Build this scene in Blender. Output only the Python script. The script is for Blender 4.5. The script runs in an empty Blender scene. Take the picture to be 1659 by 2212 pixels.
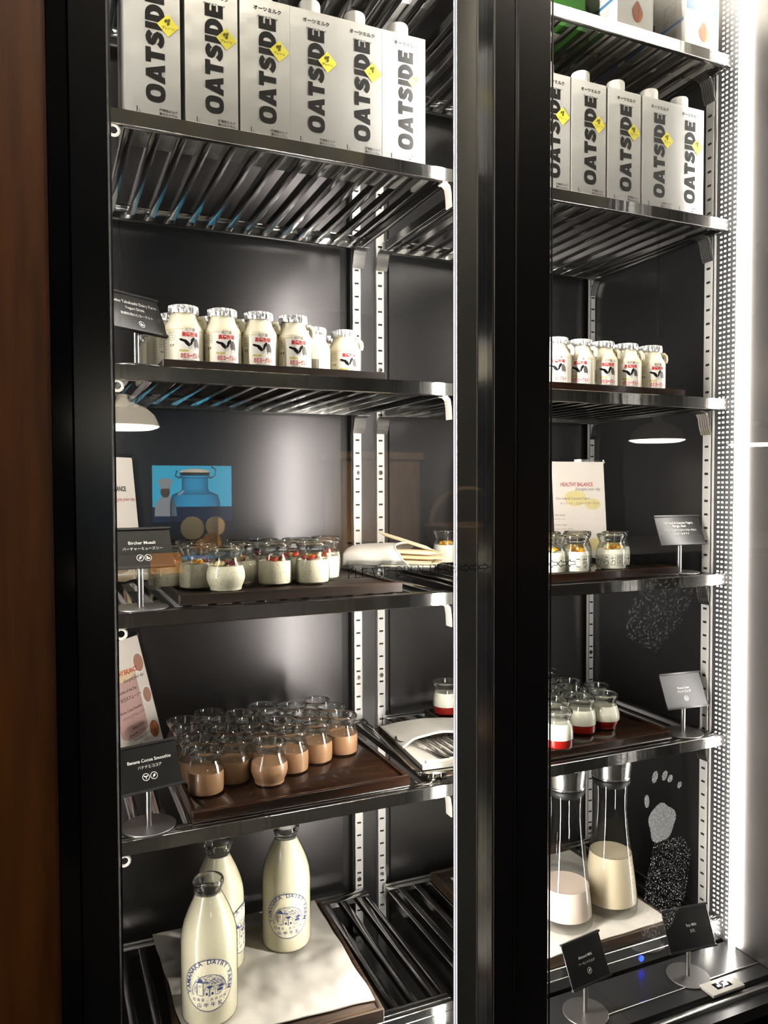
import bpy, math, random
from math import sin, cos, pi, sqrt, atan2, radians as R
from mathutils import Vector, Matrix, noise
random.seed(7)
S = bpy.context.scene
COL = S.collection

# ------------------------------------------------------------------ camera
CX, CY, CZ = -0.046, -1.047, 1.2538
cd = bpy.data.cameras.new('camera')
cam = bpy.data.objects.new('camera', cd)
COL.objects.link(cam)
yaw, pit, rol = 0.41195, 0.03359, -0.0034
fw = Vector((sin(yaw)*cos(pit), cos(yaw)*cos(pit), -sin(pit)))
rt = Vector((cos(yaw), -sin(yaw), 0)); up = rt.cross(fw)
r2 = rt*cos(rol) + up*sin(rol); u2 = up*cos(rol) - rt*sin(rol)
m = Matrix.Identity(4)
for i in range(3):
    m[i][0], m[i][1], m[i][2] = r2[i], u2[i], -fw[i]
m.translation = Vector((CX, CY, CZ))
cam.matrix_world = m
cd.sensor_fit = 'VERTICAL'; cd.sensor_height = 36.0
cd.lens = 1667.8*36/2212
cd.clip_start = 0.02
S.camera = cam

# ------------------------------------------------------------------ world, exposure, tuning
w = bpy.data.worlds.new('room'); S.world = w; w.use_nodes = True
w.node_tree.nodes['Background'].inputs[0].default_value = (0.02, 0.017, 0.014, 1)
w.node_tree.nodes['Background'].inputs[1].default_value = 0.25
S.view_settings.view_transform = 'Standard'; S.view_settings.look = 'None'
S.view_settings.gamma = 1.0; S.view_settings.use_curve_mapping = False
S.view_settings.exposure = 0.65
S.cycles.max_bounces = 10; S.cycles.diffuse_bounces = 3; S.cycles.glossy_bounces = 5
S.cycles.transmission_bounces = 6; S.cycles.transparent_max_bounces = 28
S.cycles.sample_clamp_indirect = 6.0
S.cycles.caustics_reflective = False; S.cycles.caustics_refractive = False
LED = 112.0          # strength of the LED strips in the cabinet
CEILING_WASH = 26.0        # added area light that brightens the room ceiling
DOWN = 70.0         # added ceiling lights that brighten the room
LAMP = 12.0         # pendant lamps in the room
SKYWIN = 3.6        # the wall screen across the room

# ------------------------------------------------------------------ materials
def lin(h):
    h = h.lstrip('#')
    o = []
    for i in (0, 2, 4):
        c = int(h[i:i+2], 16)/255
        o.append(c/12.92 if c <= 0.04045 else ((c+0.055)/1.055)**2.4)
    return tuple(o)+(1,)
def P(name, col, rough=0.5, metal=0.0, spec=0.5, emit=None, es=0, coat=0):
    mt = bpy.data.materials.new(name); mt.use_nodes = True
    b = mt.node_tree.nodes['Principled BSDF']
    b.inputs['Base Color'].default_value = lin(col) if isinstance(col, str) else col
    b.inputs['Roughness'].default_value = rough; b.inputs['Metallic'].default_value = metal
    b.inputs['Specular IOR Level'].default_value = spec
    b.inputs['Coat Weight'].default_value = coat
    if emit:
        b.inputs['Emission Color'].default_value = lin(emit); b.inputs['Emission Strength'].default_value = es
    return mt
def nodes(mt): return mt.node_tree.nodes, mt.node_tree.links, mt.node_tree.nodes['Principled BSDF']
def add_noise(mt, c1, c2, scale=(1, 1, 1), freq=20, detail=4, bump=0.0, lo=.35, hi=.65):
    N, L, b = nodes(mt)
    tc = N.new('ShaderNodeTexCoord'); mp = N.new('ShaderNodeMapping'); nz = N.new('ShaderNodeTexNoise'); cr = N.new('ShaderNodeValToRGB')
    mp.inputs['Scale'].default_value = scale; nz.inputs['Scale'].default_value = freq; nz.inputs['Detail'].default_value = detail
    L.new(tc.outputs['Object'], mp.inputs[0]); L.new(mp.outputs[0], nz.inputs[0]); L.new(nz.outputs[0], cr.inputs[0])
    cr.color_ramp.elements[0].color = lin(c1); cr.color_ramp.elements[1].color = lin(c2)
    cr.color_ramp.elements[0].position = lo; cr.color_ramp.elements[1].position = hi
    L.new(cr.outputs[0], b.inputs['Base Color'])
    if bump:
        bp = N.new('ShaderNodeBump'); bp.inputs['Strength'].default_value = bump; bp.inputs['Distance'].default_value = .002
        L.new(nz.outputs[0], bp.inputs['Height']); L.new(bp.outputs[0], b.inputs['Normal'])
    return mt
def bumpy(mt, freq, strength, dist=.002, scale=(1, 1, 1)):
    N, L, b = nodes(mt)
    tc = N.new('ShaderNodeTexCoord'); mp = N.new('ShaderNodeMapping'); nz = N.new('ShaderNodeTexNoise'); bp = N.new('ShaderNodeBump')
    mp.inputs['Scale'].default_value = scale; nz.inputs['Scale'].default_value = freq
    bp.inputs['Strength'].default_value = strength; bp.inputs['Distance'].default_value = dist
    L.new(tc.outputs['Object'], mp.inputs[0]); L.new(mp.outputs[0], nz.inputs[0])
    L.new(nz.outputs[0], bp.inputs['Height']); L.new(bp.outputs[0], b.inputs['Normal'])
    return mt
def thin_glass(name, ior=1.5, tint=(.97, .985, .975, 1), edge=(.42, .46, .44, 1), blend=.12, rough=0.0):
    mt = bpy.data.materials.new(name); mt.use_nodes = True
    N, L = mt.node_tree.nodes, mt.node_tree.links
    N.clear()
    out = N.new('ShaderNodeOutputMaterial'); mx = N.new('ShaderNodeMixShader'); tr = N.new('ShaderNodeBsdfTransparent')
    gl = N.new('ShaderNodeBsdfGlossy'); fr = N.new('ShaderNodeFresnel'); lw = N.new('ShaderNodeLayerWeight'); mc = N.new('ShaderNodeMix')
    mc.data_type = 'RGBA'; fr.inputs[0].default_value = ior; lw.inputs[0].default_value = blend
    gl.inputs['Roughness'].default_value = rough
    mc.inputs[6].default_value = tint; mc.inputs[7].default_value = edge
    L.new(lw.outputs['Facing'], mc.inputs[0]); L.new(mc.outputs[2], tr.inputs[0])
    ge = N.new('ShaderNodeNewGeometry'); ma = N.new('ShaderNodeMath'); ma.operation = 'MULTIPLY_ADD'   # same reflectance on both faces of the pane
    ma.inputs[1].default_value = 1/ior-ior; ma.inputs[2].default_value = ior
    L.new(ge.outputs['Backfacing'], ma.inputs[0]); L.new(ma.outputs[0], fr.inputs[0])
    L.new(fr.outputs[0], mx.inputs[0]); L.new(tr.outputs[0], mx.inputs[1]); L.new(gl.outputs[0], mx.inputs[2])
    L.new(mx.outputs[0], out.inputs[0])
    return mt
def smudge(name, freq, lo, hi, amount=.7):
    mt = bpy.data.materials.new(name); mt.use_nodes = True
    N, L = mt.node_tree.nodes, mt.node_tree.links
    N.clear()
    out = N.new('ShaderNodeOutputMaterial'); mx = N.new('ShaderNodeMixShader'); tr = N.new('ShaderNodeBsdfTransparent')
    df = N.new('ShaderNodeBsdfTranslucent'); df.inputs[0].default_value = (.9, .92, .95, 1)
    tc = N.new('ShaderNodeTexCoord'); nz = N.new('ShaderNodeTexNoise'); cr = N.new('ShaderNodeValToRGB'); mu = N.new('ShaderNodeMath'); mu.operation = 'MULTIPLY'
    nz.inputs['Scale'].default_value = freq; nz.inputs['Detail'].default_value = 3
    cr.color_ramp.elements[0].position = lo; cr.color_ramp.elements[1].position = hi
    L.new(tc.outputs['Object'], nz.inputs[0]); L.new(nz.outputs[0], cr.inputs[0]); L.new(cr.outputs[0], mu.inputs[0]); mu.inputs[1].default_value = amount
    L.new(mu.outputs[0], mx.inputs[0]); L.new(tr.outputs[0], mx.inputs[1]); L.new(df.outputs[0], mx.inputs[2]); L.new(mx.outputs[0], out.inputs[0])
    return mt
M = {}
M['steel'] = bumpy(P('polished_steel', (.60, .60, .585, 1), .13, 1.0), 3.0, .10, .01, (14, 1, 1))
M['steel_slat'] = P('slat_steel', (.33, .325, .32, 1), .14, 1.0)
M['chrome'] = P('brushed_steel', (.62, .62, .61, 1), .22, 1.0)
M['rail'] = P('zinc_rail', (.72, .71, .69, 1), .38, .35)
M['slot'] = P('slot_dark', '#060606', .6)
M['panel'] = P('dark_steel_panel', (.066, .063, .065, 1), .29, 1.0)
M['panel2'] = P('dark_steel_panel_two', (.09, .088, .09, 1), .36, 1.0)
M['wall_in'] = P('inner_wall', (.020, .019, .020, 1), .30, .2)
M['floor_in'] = P('inner_floor', (.022, .022, .023, 1), .18, .3)
M['sill'] = P('sill_metal', (.030, .030, .032, 1), .30, .5)
M['mullion'] = P('mullion_metal', (.24, .235, .225, 1), .38, .8)
M['jamb'] = P('jamb_metal', (.085, .078, .075, 1), .36, .75)
M['gasket'] = P('gasket', '#050505', .5)
M['black'] = P('black_gloss', (.0035, .0035, .0045, 1), .10)
M['black_door'] = P('black_door_steel', (.006, .006, .0075, 1), .22, .0)
M['trim'] = P('trim_steel', (.55, .55, .54, 1), .25, 1.0)
M['led'] = P('led_light', '#ffffff', .4, emit='#fff8ee', es=LED)
M['led_wide'] = P('led_light_wide', '#ffffff', .4, emit='#fff8ee', es=LED*.28)
M['led_left'] = P('led_light_left', '#ffffff', .4, emit='#fff8ee', es=LED*.60)
M['led_edge'] = P('led_edge', '#55535a', .5, emit='#f4eef6', es=.40)
M['led_reflection_dot'] = P('led_reflection_dot', '#ffffff', .4, emit='#fff8ee', es=5)  # glow for the painted reflections of the LED strip
M['led_reflection_base'] = P('led_reflection_base', (.16, .16, .16, 1), .35, .8)
M['glass'] = thin_glass('door_glass', 1.60, (.985, .99, .99, 1), (.9, .93, .93, 1))
M['jar'] = thin_glass('jar_glass', 1.5, (.97, .98, .97, 1), (.78, .81, .78, 1), .13)
g_ = P('rim_glass', (.98, 1, .98, 1), 0.10); g_.node_tree.nodes['Principled BSDF'].inputs['Transmission Weight'].default_value = 1.0
g_.node_tree.nodes['Principled BSDF'].inputs['IOR'].default_value = 1.5
M['jar_rim'] = g_
M['bottle_glass'] = thin_glass('bottle_glass', 1.5, (.975, .98, .975, 1), (.5, .52, .5, 1), .15)
M['acrylic'] = thin_glass('acrylic', 1.49, (.96, .97, .97, 1), (.6, .64, .64, 1))
M['smoothie'] = P('cocoa_smoothie', '#a37c5c', .35)
M['yogurt'] = P('yogurt', '#f1eedd', .35)
M['muesli'] = add_noise(P('muesli', '#dcd6bb', .6), '#8d7f62', '#e4dec5', freq=330, lo=.27, hi=.40, bump=.3)
M['milk'] = P('milk', '#ece5c8', .3)
M['soy'] = P('soy_milk', '#dccdb0', .4)
M['almondmilk'] = P('almond_milk', '#dccabc', .4)
M['red'] = P('strawberry_sauce', '#8f1812', .25)
M['berry'] = P('strawberry', '#c63a22', .3)
M['berry2'] = P('dark_berry', '#5a1218', .3)
M['mango'] = P('mango', '#e7a41c', .35)
M['pale_fruit'] = P('pale_fruit', '#ecd7a0', .4)
M['hdpe'] = P('bottle_plastic', '#ece5cb', .3)
M['label_white'] = P('label_white', '#f3f0e8', .35)
M['foil'] = bumpy(P('foil', (.88, .88, .90, 1), .28, .75), 260, .8, .002)
M['carton'] = bumpy(P('carton_silver', (.50, .50, .485, 1), .30, .55), 14, .14, .01)
M['carton_side'] = P('carton_side', (.62, .61, .58, 1), .32, .35)
M['cap'] = P('white_cap', '#f0efe9', .4)
M['ink'] = P('black_ink', '#0b0b0c', .5, spec=.2)
M['ink_grey'] = P('grey_ink', '#55524e', .5)
M['ink_red'] = P('red_ink', '#d11f22', .5)
M['ink_pink'] = P('pale_red_ink', '#bf5150', .5)
M['ink_blue'] = P('blue_ink', '#2b3a78', .5)
M['ink_white'] = P('white_ink', '#efefea', .5)
M['yellow'] = P('badge_yellow', '#d8cd3c', .45)
M['gold'] = P('gold_ink', '#cdb257', .4)
M['blue_band'] = P('blue_band', '#3d7fb5', .4)
M['green'] = P('green_carton', '#3d7a2c', .4)
M['wood'] = add_noise(P('tray_wood', '#1f1008', .22, coat=.4), '#140a05', '#2c180c', (1, 14, 14), 9, 5, .12)
M['wood_dark'] = add_noise(P('tray_wood_dark', '#1b120c', .4), '#120b07', '#2c1d13', (1, 14, 14), 9, 5, .12)
M['wood_rustic'] = add_noise(P('tray_rustic', '#2f1f12', .55), '#1d130b', '#4a3420', (2, 20, 20), 7, 6, .3)
M['cloth'] = bumpy(P('linen', '#d8d3c9', .85), 900, .12, .0006)
M['cloth_flat'] = bumpy(P('linen_flat', '#c6c1b8', .85), 11, .9, .03)
M['sign'] = P('sign_black', '#0d0d0e', .28)
M['sign_pale'] = P('sign_pale', (.085, .085, .088, 1), .5, .5)
M['sign_grey'] = P('sign_edge', '#3a3a3c', .3, .6)
M['post'] = P('post_steel', (.42, .41, .40, 1), .28, 1.0)
M['base'] = P('base_metal', (.16, .155, .155, 1), .42, .9)
M['straw'] = P('straw_paper', '#dfc296', .75)
M['straw_light'] = P('straw_paper_light', '#ecdcb8', .75)
M['silver'] = P('silver_tray', (.83, .79, .70, 1), .10, 1.0)
M['paper'] = P('menu_paper', '#efe6dc', .6)
M['pink_drink'] = P('picture_smoothie', '#cfa8a0', .6)
M['pink_dark'] = P('picture_cocoa', '#b98a76', .6)
M['beige'] = P('picture_beige', '#e6cfa9', .6)
M['pict_yel'] = P('picture_mango', '#e9d99a', .6)
M['almond_pic'] = add_noise(P('almond_picture', '#b5622f', .5), '#8c4320', '#d08448', (60, 60, 6), 3, 4)
M['clip'] = P('clip_white', '#b4afa6', .4)
M['film'] = thin_glass('clear_film', 1.45, (.93, .94, .94, 1), (.8, .82, .82, 1))
M['hand'] = smudge('hand_print', 1100, .22, .90, .60)
M['speck'] = smudge('dried_drops', 560, .58, .68, .55)
M['streak'] = smudge('wipe_streaks', 240, .52, .85, .16)
M['blue_led'] = P('indicator_light', '#2038ff', .4, emit='#1428ff', es=8)
M['screen'] = P('sensor_window', '#101018', .1)
M['plate_white'] = P('sensor_plate', '#b9b5ad', .4)
M['wall_wood'] = add_noise(P('wall_veneer', '#5c3312', .45), '#4e2a0c', '#693c15', (6, 6, .5), 9, 5, .04)
M['room_dark'] = P('room_plaster', '#2a241e', .9)
M['ceiling'] = P('ceiling_plaster', '#c9c5be', .9)
M['down'] = P('added_downlight', '#ffffff', .5, emit='#fff0da', es=DOWN)
M['room_floor'] = P('room_floor', '#0b0a09', .5)
M['counter'] = P('counter_wood', '#2c2825', .5)
M['cab_wood'] = add_noise(P('cabinet_wood', '#a98459', .5), '#94714a', '#b8946a', (8, 8, 1), 6, 4)
M['wicker'] = add_noise(P('wicker', '#8f6a42', .7), '#5f4426', '#b08a5a', (1, 1, 40), 30, 3, .8)
M['lamp_white'] = P('lamp_shade', '#cfcdc6', .4)
M['lamp_glow'] = P('lamp_glow', '#ffffff', .4, emit='#fff3e0', es=LAMP)
M['sky'] = P('screen_cyan', '#0a0a0a', .3, emit='#43c6ee', es=SKYWIN)
M['scr_blue'] = P('screen_navy', '#0a0a0a', .3, emit='#16305c', es=SKYWIN*.6)
M['scr_white'] = P('screen_white', '#0a0a0a', .3, emit='#cfd4d6', es=SKYWIN*.55)
M['scr_skin'] = P('screen_skin', '#0a0a0a', .3, emit='#8a6a58', es=SKYWIN*.4)
M['lemon'] = P('lemon', '#ecc98a', .5)
M['orange'] = P('orange', '#d08a1c', .5)
M['dispenser_glass'] = thin_glass('dispenser_glass', 1.6, (.80, .88, .95, 1), (.25, .32, .42, 1), .25)
M['ceramic'] = P('ceramic', '#b9b8b2', .4)
M['tofu'] = P('pale_cheese', '#d9dccf', .6)
M['cheese'] = P('yellow_cheese', '#d7a23c', .6)

# ------------------------------------------------------------------ mesh helper
class MB:
    def __init__(s): s.v, s.f, s.mi, s.ms = [], [], [], []
    def m(s, mat):
        if mat not in s.ms: s.ms.append(mat)
        return s.ms.index(mat)
    def add(s, vs, fs, mat, fn=None):
        k = len(s.v); i = s.m(mat)
        s.v += [tuple(fn(*p)) if fn else tuple(p) for p in vs]
        for f in fs:
            s.f.append(tuple(k+a for a in f)); s.mi.append(i)
        return s
    def box(s, x0, x1, y0, y1, z0, z1, mat, fn=None):
        vs = [(x, y, z) for z in (z0, z1) for y in (y0, y1) for x in (x0, x1)]
        return s.add(vs, [(0, 2, 3, 1), (4, 5, 7, 6), (0, 1, 5, 4), (2, 6, 7, 3), (0, 4, 6, 2), (1, 3, 7, 5)], mat, fn)
    def bbox(s, x0, x1, y0, y1, z0, z1, mat, c=.0015, fn=None):
        """box with chamfered vertical and top edges"""
        def ring(d, z): 
            return [(x0+d+c, y0+d, z), (x1-d-c, y0+d, z), (x1-d, y0+d+c, z), (x1-d, y1-d-c, z), (x1-d-c, y1-d, z), (x0+d+c, y1-d, z), (x0+d, y1-d-c, z), (x0+d, y0+d+c, z)]
        rings = [ring(c*.7, z0), ring(0, z0+c*.7), ring(0, z1-c*.7), ring(c*.7, z1)]
        vs = sum(rings, []); fs = [tuple(range(7, -1, -1)), tuple(range(24, 32))]
        for a in range(3):
            for b in range(8):
                n = (b+1) % 8
                fs.append((a*8+b, a*8+n, a*8+8+n, a*8+8+b))
        return s.add(vs, fs, mat, fn)
    def lathe(s, prof, mat, seg=32, fn=None, mats=None, ox=0, oy=0):
        vs = []; n = len(prof)
        for r, z in prof:
            for k in range(seg):
                a = 2*pi*k/seg
                vs.append((ox+r*cos(a), oy+r*sin(a), z))
        for j in range(n-1):
            fs = []
            if prof[j][0] < 1e-6:
                pass
            for k in range(seg):
                q = (k+1) % seg
                fs.append((j*seg+k, j*seg+q, (j+1)*seg+q, (j+1)*seg+k))
            mt = mats[j] if mats else mat
            k0 = len(s.v) if j == 0 else k0
            if j == 0: s.v += [tuple(fn(*p)) if fn else p for p in vs]
            i = s.m(mt)
            for f in fs: s.f.append(tuple(k0+a for a in f)); s.mi.append(i)
        return s
    def tube(s, pts, r, mat, seg=10, fn=None, closed=False, cap=True):
        pts = [Vector(p) for p in pts]; n = len(pts); vs = []; fs = []
        ref = Vector((.13, .27, .95))
        for i, p in enumerate(pts):
            a = pts[(i-1) % n] if (i > 0 or closed) else p
            b = pts[(i+1) % n] if (i < n-1 or closed) else p
            d = (b-a).normalized(); e = d.cross(ref).normalized(); g = d.cross(e)
            rr = r[i] if isinstance(r, (list, tuple)) else r
            for k in range(seg):
                t = 2*pi*k/seg
                vs.append(p+e*(rr*cos(t))+g*(rr*sin(t)))
        for i in range(n if closed else n-1):
            j = (i+1) % n
            for k in range(seg):
                q = (k+1) % seg
                fs.append((i*seg+k, i*seg+q, j*seg+q, j*seg+k))
        if cap and not closed:
            fs += [tuple(range(seg-1, -1, -1)), tuple(range((n-1)*seg, n*seg))]
        return s.add([tuple(v) for v in vs], fs, mat, fn)
    def strip(s, prof, axis_pts, mat, thick=0, fn=None):
        """sweep of a 2-D open profile [(a,b)] between two positions of the third axis, closed sheet of thickness"""
        return s
    def poly(s, pts, mat, fn=None):
        return s.add(pts, [tuple(range(len(pts)))], mat, fn)
    def prism(s, pts2, d0, d1, mat, fn=None, plane='xz'):
        n = len(pts2)
        mk = {'xz': lambda a, b, d: (a, d, b), 'xy': lambda a, b, d: (a, b, d), 'yz': lambda a, b, d: (d, a, b)}[plane]
        vs = [mk(a, b, d0) for a, b in pts2]+[mk(a, b, d1) for a, b in pts2]
        fs = [tuple(range(n)), tuple(range(2*n-1, n-1, -1))]+[(i, i+n, (i+1) % n+n, (i+1) % n) for i in range(n)]
        return s.add(vs, fs, mat, fn)
    def build(s, name, parent=None, loc=(0, 0, 0), smooth=True, rot=(0, 0, 0), ang=38):
        me = bpy.data.meshes.new(name)
        me.from_pydata(s.v, [], s.f)
        for mt in s.ms: me.materials.append(M[mt])
        me.polygons.foreach_set('material_index', s.mi)
        import bmesh
        bm = bmesh.new(); bm.from_mesh(me)
        bmesh.ops.remove_doubles(bm, verts=bm.verts, dist=1e-6)
        bm.to_mesh(me); bm.free()
        if smooth:
            me.polygons.foreach_set('use_smooth', [True]*len(me.polygons))
            me.set_sharp_from_angle(angle=R(ang))
        me.update()
        o = bpy.data.objects.new(name, me); COL.objects.link(o)
        if parent:
            o.parent = parent
        o.location = loc; o.rotation_euler = rot
        return o
def tag(o, label=None, cat=None, group=None, kind=None):
    if label: o['label'] = label
    if cat: o['category'] = cat
    if group: o['group'] = group
    if kind: o['kind'] = kind
    return o
def thing(name, label, cat, loc=(0, 0, 0), rz=0, group=None):
    o = bpy.data.objects.new(name, None); COL.objects.link(o)
    o.empty_display_size = .02
    o.location = loc; o.rotation_euler = (0, 0, rz)
    return tag(o, label, cat, group)
def dup(root, loc, rz, label, group=None):
    r = root.copy(); COL.objects.link(r); r.location = loc; r.rotation_euler = (0, 0, rz)
    r['label'] = label
    if group: r['group'] = group
    for ch in list(root.children):
        c = ch.copy(); COL.objects.link(c); c.parent = r
        for g in list(ch.children):
            d = g.copy(); COL.objects.link(d); d.parent = c
    return r
# ------------------------------------------------------------------ lettering
_tc = {}
def glyphs(s, bold=0.0):
    k = (s, bold)
    if k not in _tc:
        c = bpy.data.curves.new('t', 'FONT'); c.body = s; c.size = 1; c.offset = bold; c.resolution_u = 3
        o = bpy.data.objects.new('t', c); me = bpy.data.meshes.new_from_object(o)
        vs = [(v.co.x, v.co.y) for v in me.vertices]; fs = [tuple(p.vertices) for p in me.polygons]
        bpy.data.objects.remove(o); bpy.data.curves.remove(c); bpy.data.meshes.remove(me)
        x0 = min(a for a, b in vs); x1 = max(a for a, b in vs); y0 = min(b for a, b in vs); y1 = max(b for a, b in vs)
        _tc[k] = (vs, fs, x0, x1, y0, y1)
    return _tc[k]
def text(mb, s, fn, u, v, mat, h=None, wd=None, al='c', bold=0.0, shear=0.0, stretch=1.0):
    """letters of s mapped by fn(u,v); h = height of the ink, wd = width of the ink; anchored on its baseline bottom at v"""
    vs, fs, x0, x1, y0, y1 = glyphs(s, bold)
    sc = (h/(y1-y0)) if h else wd/(x1-x0)
    sx = wd/(x1-x0) if wd else sc*stretch
    ww = (x1-x0)*sx
    off = {'c': -ww/2, 'l': 0, 'r': -ww}[al]
    pts = [(u+off+(a-x0)*sx+shear*(b-y0)*sc, v+(b-y0)*sc) for a, b in vs]
    mb.add(pts, fs, mat, fn)
def ring2(mb, fn, cx, cy, rx, ry, t, mat, n=48, a0=0, a1=2*pi):
    vs = []; fs = []
    for i in range(n+1):
        a = a0+(a1-a0)*i/n
        vs += [(cx+rx*cos(a), cy+ry*sin(a)), (cx+(rx-t)*cos(a), cy+(ry-t)*sin(a))]
        if i: fs.append((2*i-2, 2*i-1, 2*i+1, 2*i))
    mb.add(vs, fs, mat, fn)
def disc2(mb, fn, cx, cy, rx, ry, mat, n=28, rot=0):
    vs = [(cx, cy)]+[(cx+rx*cos(2*pi*i/n)*cos(rot)-ry*sin(2*pi*i/n)*sin(rot), cy+rx*cos(2*pi*i/n)*sin(rot)+ry*sin(2*pi*i/n)*cos(rot)) for i in range(n)]
    mb.add(vs, [(0, 1+i, 1+(i+1) % n) for i in range(n)], mat, fn)
def line2(mb, fn, pts, t, mat):
    for (a, b), (c, d) in zip(pts, pts[1:]):
        L = sqrt((c-a)**2+(d-b)**2) or 1; nx, ny = -(d-b)/L*t/2, (c-a)/L*t/2
        mb.add([(a+nx, b+ny), (a-nx, b-ny), (c-nx, d-ny), (c+nx, d+ny)], [(0, 1, 2, 3)], mat, fn)
def rect2(mb, fn, x0, x1, y0, y1, mat, nu=1, nv=1):
    vs = [(x0+(x1-x0)*i/nu, y0+(y1-y0)*j/nv) for j in range(nv+1) for i in range(nu+1)]
    mb.add(vs, [(j*(nu+1)+i, j*(nu+1)+i+1, (j+1)*(nu+1)+i+1, (j+1)*(nu+1)+i) for j in range(nv) for i in range(nu)], mat, fn)
def leaf_icon(mb, fn, cx, cy, r, mat='ink_white', kind=0):
    ring2(mb, fn, cx, cy, r, r, r*.14, mat, 20)
    if kind == 0: disc2(mb, fn, cx+r*.08, cy+r*.08, r*.5, r*.28, mat, 10, R(50)); line2(mb, fn, [(cx-r*.45, cy-r*.55), (cx, cy)], r*.1, mat)
    elif kind == 1:
        disc2(mb, fn, cx-r*.28, cy+r*.2, r*.34, r*.16, mat, 10, R(-40)); disc2(mb, fn, cx+r*.28, cy+r*.2, r*.34, r*.16, mat, 10, R(40)); line2(mb, fn, [(cx, cy-r*.6), (cx, cy+.1*r)], r*.14, mat)
    else:
        rect2(mb, fn, cx-r*.45, cx-r*.05, cy-r*.45, cy+r*.5, mat); disc2(mb, fn, cx+r*.22, cy-r*.2, r*.3, r*.28, mat, 10)
# serif stroke letters for the door lettering (unit height 1)
def ser(ch):
    t, T, q = .045, .10, .10
    out = []
    def ln(*p, w=T): out.append((list(p), w))
    def sf(x, y, a=.13): out.append(([(x-a, y), (x+a, y)], t))
    def arc(cx, cy, rx, ry, a0, a1, w, n=16): out.append(([(cx+rx*cos(R(a0+(a1-a0)*i/n)), cy+ry*sin(R(a0+(a1-a0)*i/n))) for i in range(n+1)], w))
    W = .7
    if ch in 'PR':
        ln((.15, 0), (.15, 1)); sf(.15, .02); sf(.12, .98, .12); arc(.36, .73, .26, .25, -90, 90, .08); ln((.15, .98), (.36, .98), w=t); ln((.15, .48), (.36, .48), w=t); W = .72
        if ch == 'R': ln((.36, .48), (.68, .02)); sf(.68, .02, .08); W = .8
    elif ch == 'L': ln((.15, 0), (.15, 1)); sf(.15, .98); ln((.02, .02), (.62, .02), w=t); ln((.62, .0), (.62, .26), w=t); W = .72
    elif ch == 'E':
        ln((.15, 0), (.15, 1)); ln((.02, .98), (.62, .98), w=t); ln((.02, .02), (.65, .02), w=t); ln((.15, .5), (.5, .5), w=t); ln((.62, .98), (.62, .76), w=t); ln((.65, .02), (.65, .26), w=t); ln((.5, .4), (.5, .6), w=t); W = .75
    elif ch == 'A': ln((.1, 0), (.42, 1), w=t); ln((.42, 1), (.76, 0)); ln((.22, .34), (.62, .34), w=t); sf(.1, .02, .1); sf(.76, .02, .12); W = .88
    elif ch == 'S': arc(.35, .74, .24, .24, 20, 230, .07); arc(.35, .26, .26, .25, -160, 60, .09); ln((.20, .56), (.48, .47), w=.1); ln((.6, .76), (.6, 1), w=t); ln((.1, .24), (.1, 0), w=t); W = .72
    elif ch == 'O': arc(.44, .5, .36, .5, 0, 180, .08); arc(.44, .5, .36, .5, 180, 360, .08); W = .9
    elif ch == 'N': ln((.15, 0), (.15, 1), w=t); ln((.15, 1), (.72, 0)); ln((.72, 0), (.72, 1), w=t); sf(.15, .02, .11); sf(.12, .98, .11); sf(.72, .98, .11); W = .86
    elif ch == 'H': ln((.15, 0), (.15, 1)); ln((.7, 0), (.7, 1)); ln((.15, .5), (.7, .5), w=t); [sf(x, y, .12) for x in (.15, .7) for y in (.02, .98)]; W = .86
    else: W = .55
    return out, W
def serif_text(mb, s, fn, u, v, wd, h, mat):
    tot = sum(ser(c)[1] for c in s); sx = wd/tot; x = u
    for c in s:
        st, W = ser(c)
        for pts, tk in st: line2(mb, fn, [(x+a*sx, v+b*h) for a, b in pts], tk*h, mat)
        x += W*sx
# heavy block letters of the carton word, each in a unit box (width given)
def heavy(ch):
    """returns width, list of (outer, inner or None) outlines / quads"""
    q = []
    def el(cx, cy, rx, ry, p=2.6, n=28): return [(cx+rx*math.copysign(abs(cos(2*pi*i/n))**(2/p), cos(2*pi*i/n)), cy+ry*math.copysign(abs(sin(2*pi*i/n))**(2/p), sin(2*pi*i/n))) for i in range(n)]
    if ch == 'O': return .92, [('ring', el(.46, .5, .46, .51), el(.46, .5, .155, .27))]
    if ch == 'A': return .95, [('quad', [(0, 0), (.32, 0), (.38, .17), (.58, .17), (.63, 0), (.96, 0), (.66, 1), (.29, 1)]), ]
    if ch == 'T': return .76, [('quad', [(.22, 0), (.54, 0), (.54, .72), (.76, .72), (.76, 1), (0, 1), (0, .72), (.22, .72)])]
    if ch == 'I': return .36, [('quad', [(.02, 0), (.34, 0), (.34, 1), (.02, 1)])]
    if ch == 'D':
        o = [(0, 0), (.36, 0)]+[(.36+.48*cos(R(a)), .5+.5*sin(R(a))) for a in range(-75, 76, 15)]+[(.36, 1), (0, 1)]
        i = [(.32, .27), (.36, .27)]+[(.36+.15*cos(R(a)), .5+.23*sin(R(a))) for a in range(-75, 76, 15)]+[(.36, .73), (.32, .73)]
        return .86, [('ring', o, i)]
    if ch == 'E': return .68, [('quad', [(0, 0), (.66, 0), (.66, .27), (.32, .27), (.32, .37), (.6, .37), (.6, .63), (.32, .63), (.32, .73), (.66, .73), (.66, 1), (0, 1)])]
    if ch == 'S':
        p = [(.70, .70), (.62, .80), (.47, .855), (.32, .83), (.20, .75), (.18, .66), (.26, .58), (.42, .52), (.56, .45), (.64, .36), (.60, .23), (.46, .155), (.30, .15), (.15, .21), (.05, .31)]
        return .80, [('stroke', p, .28)]
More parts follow.
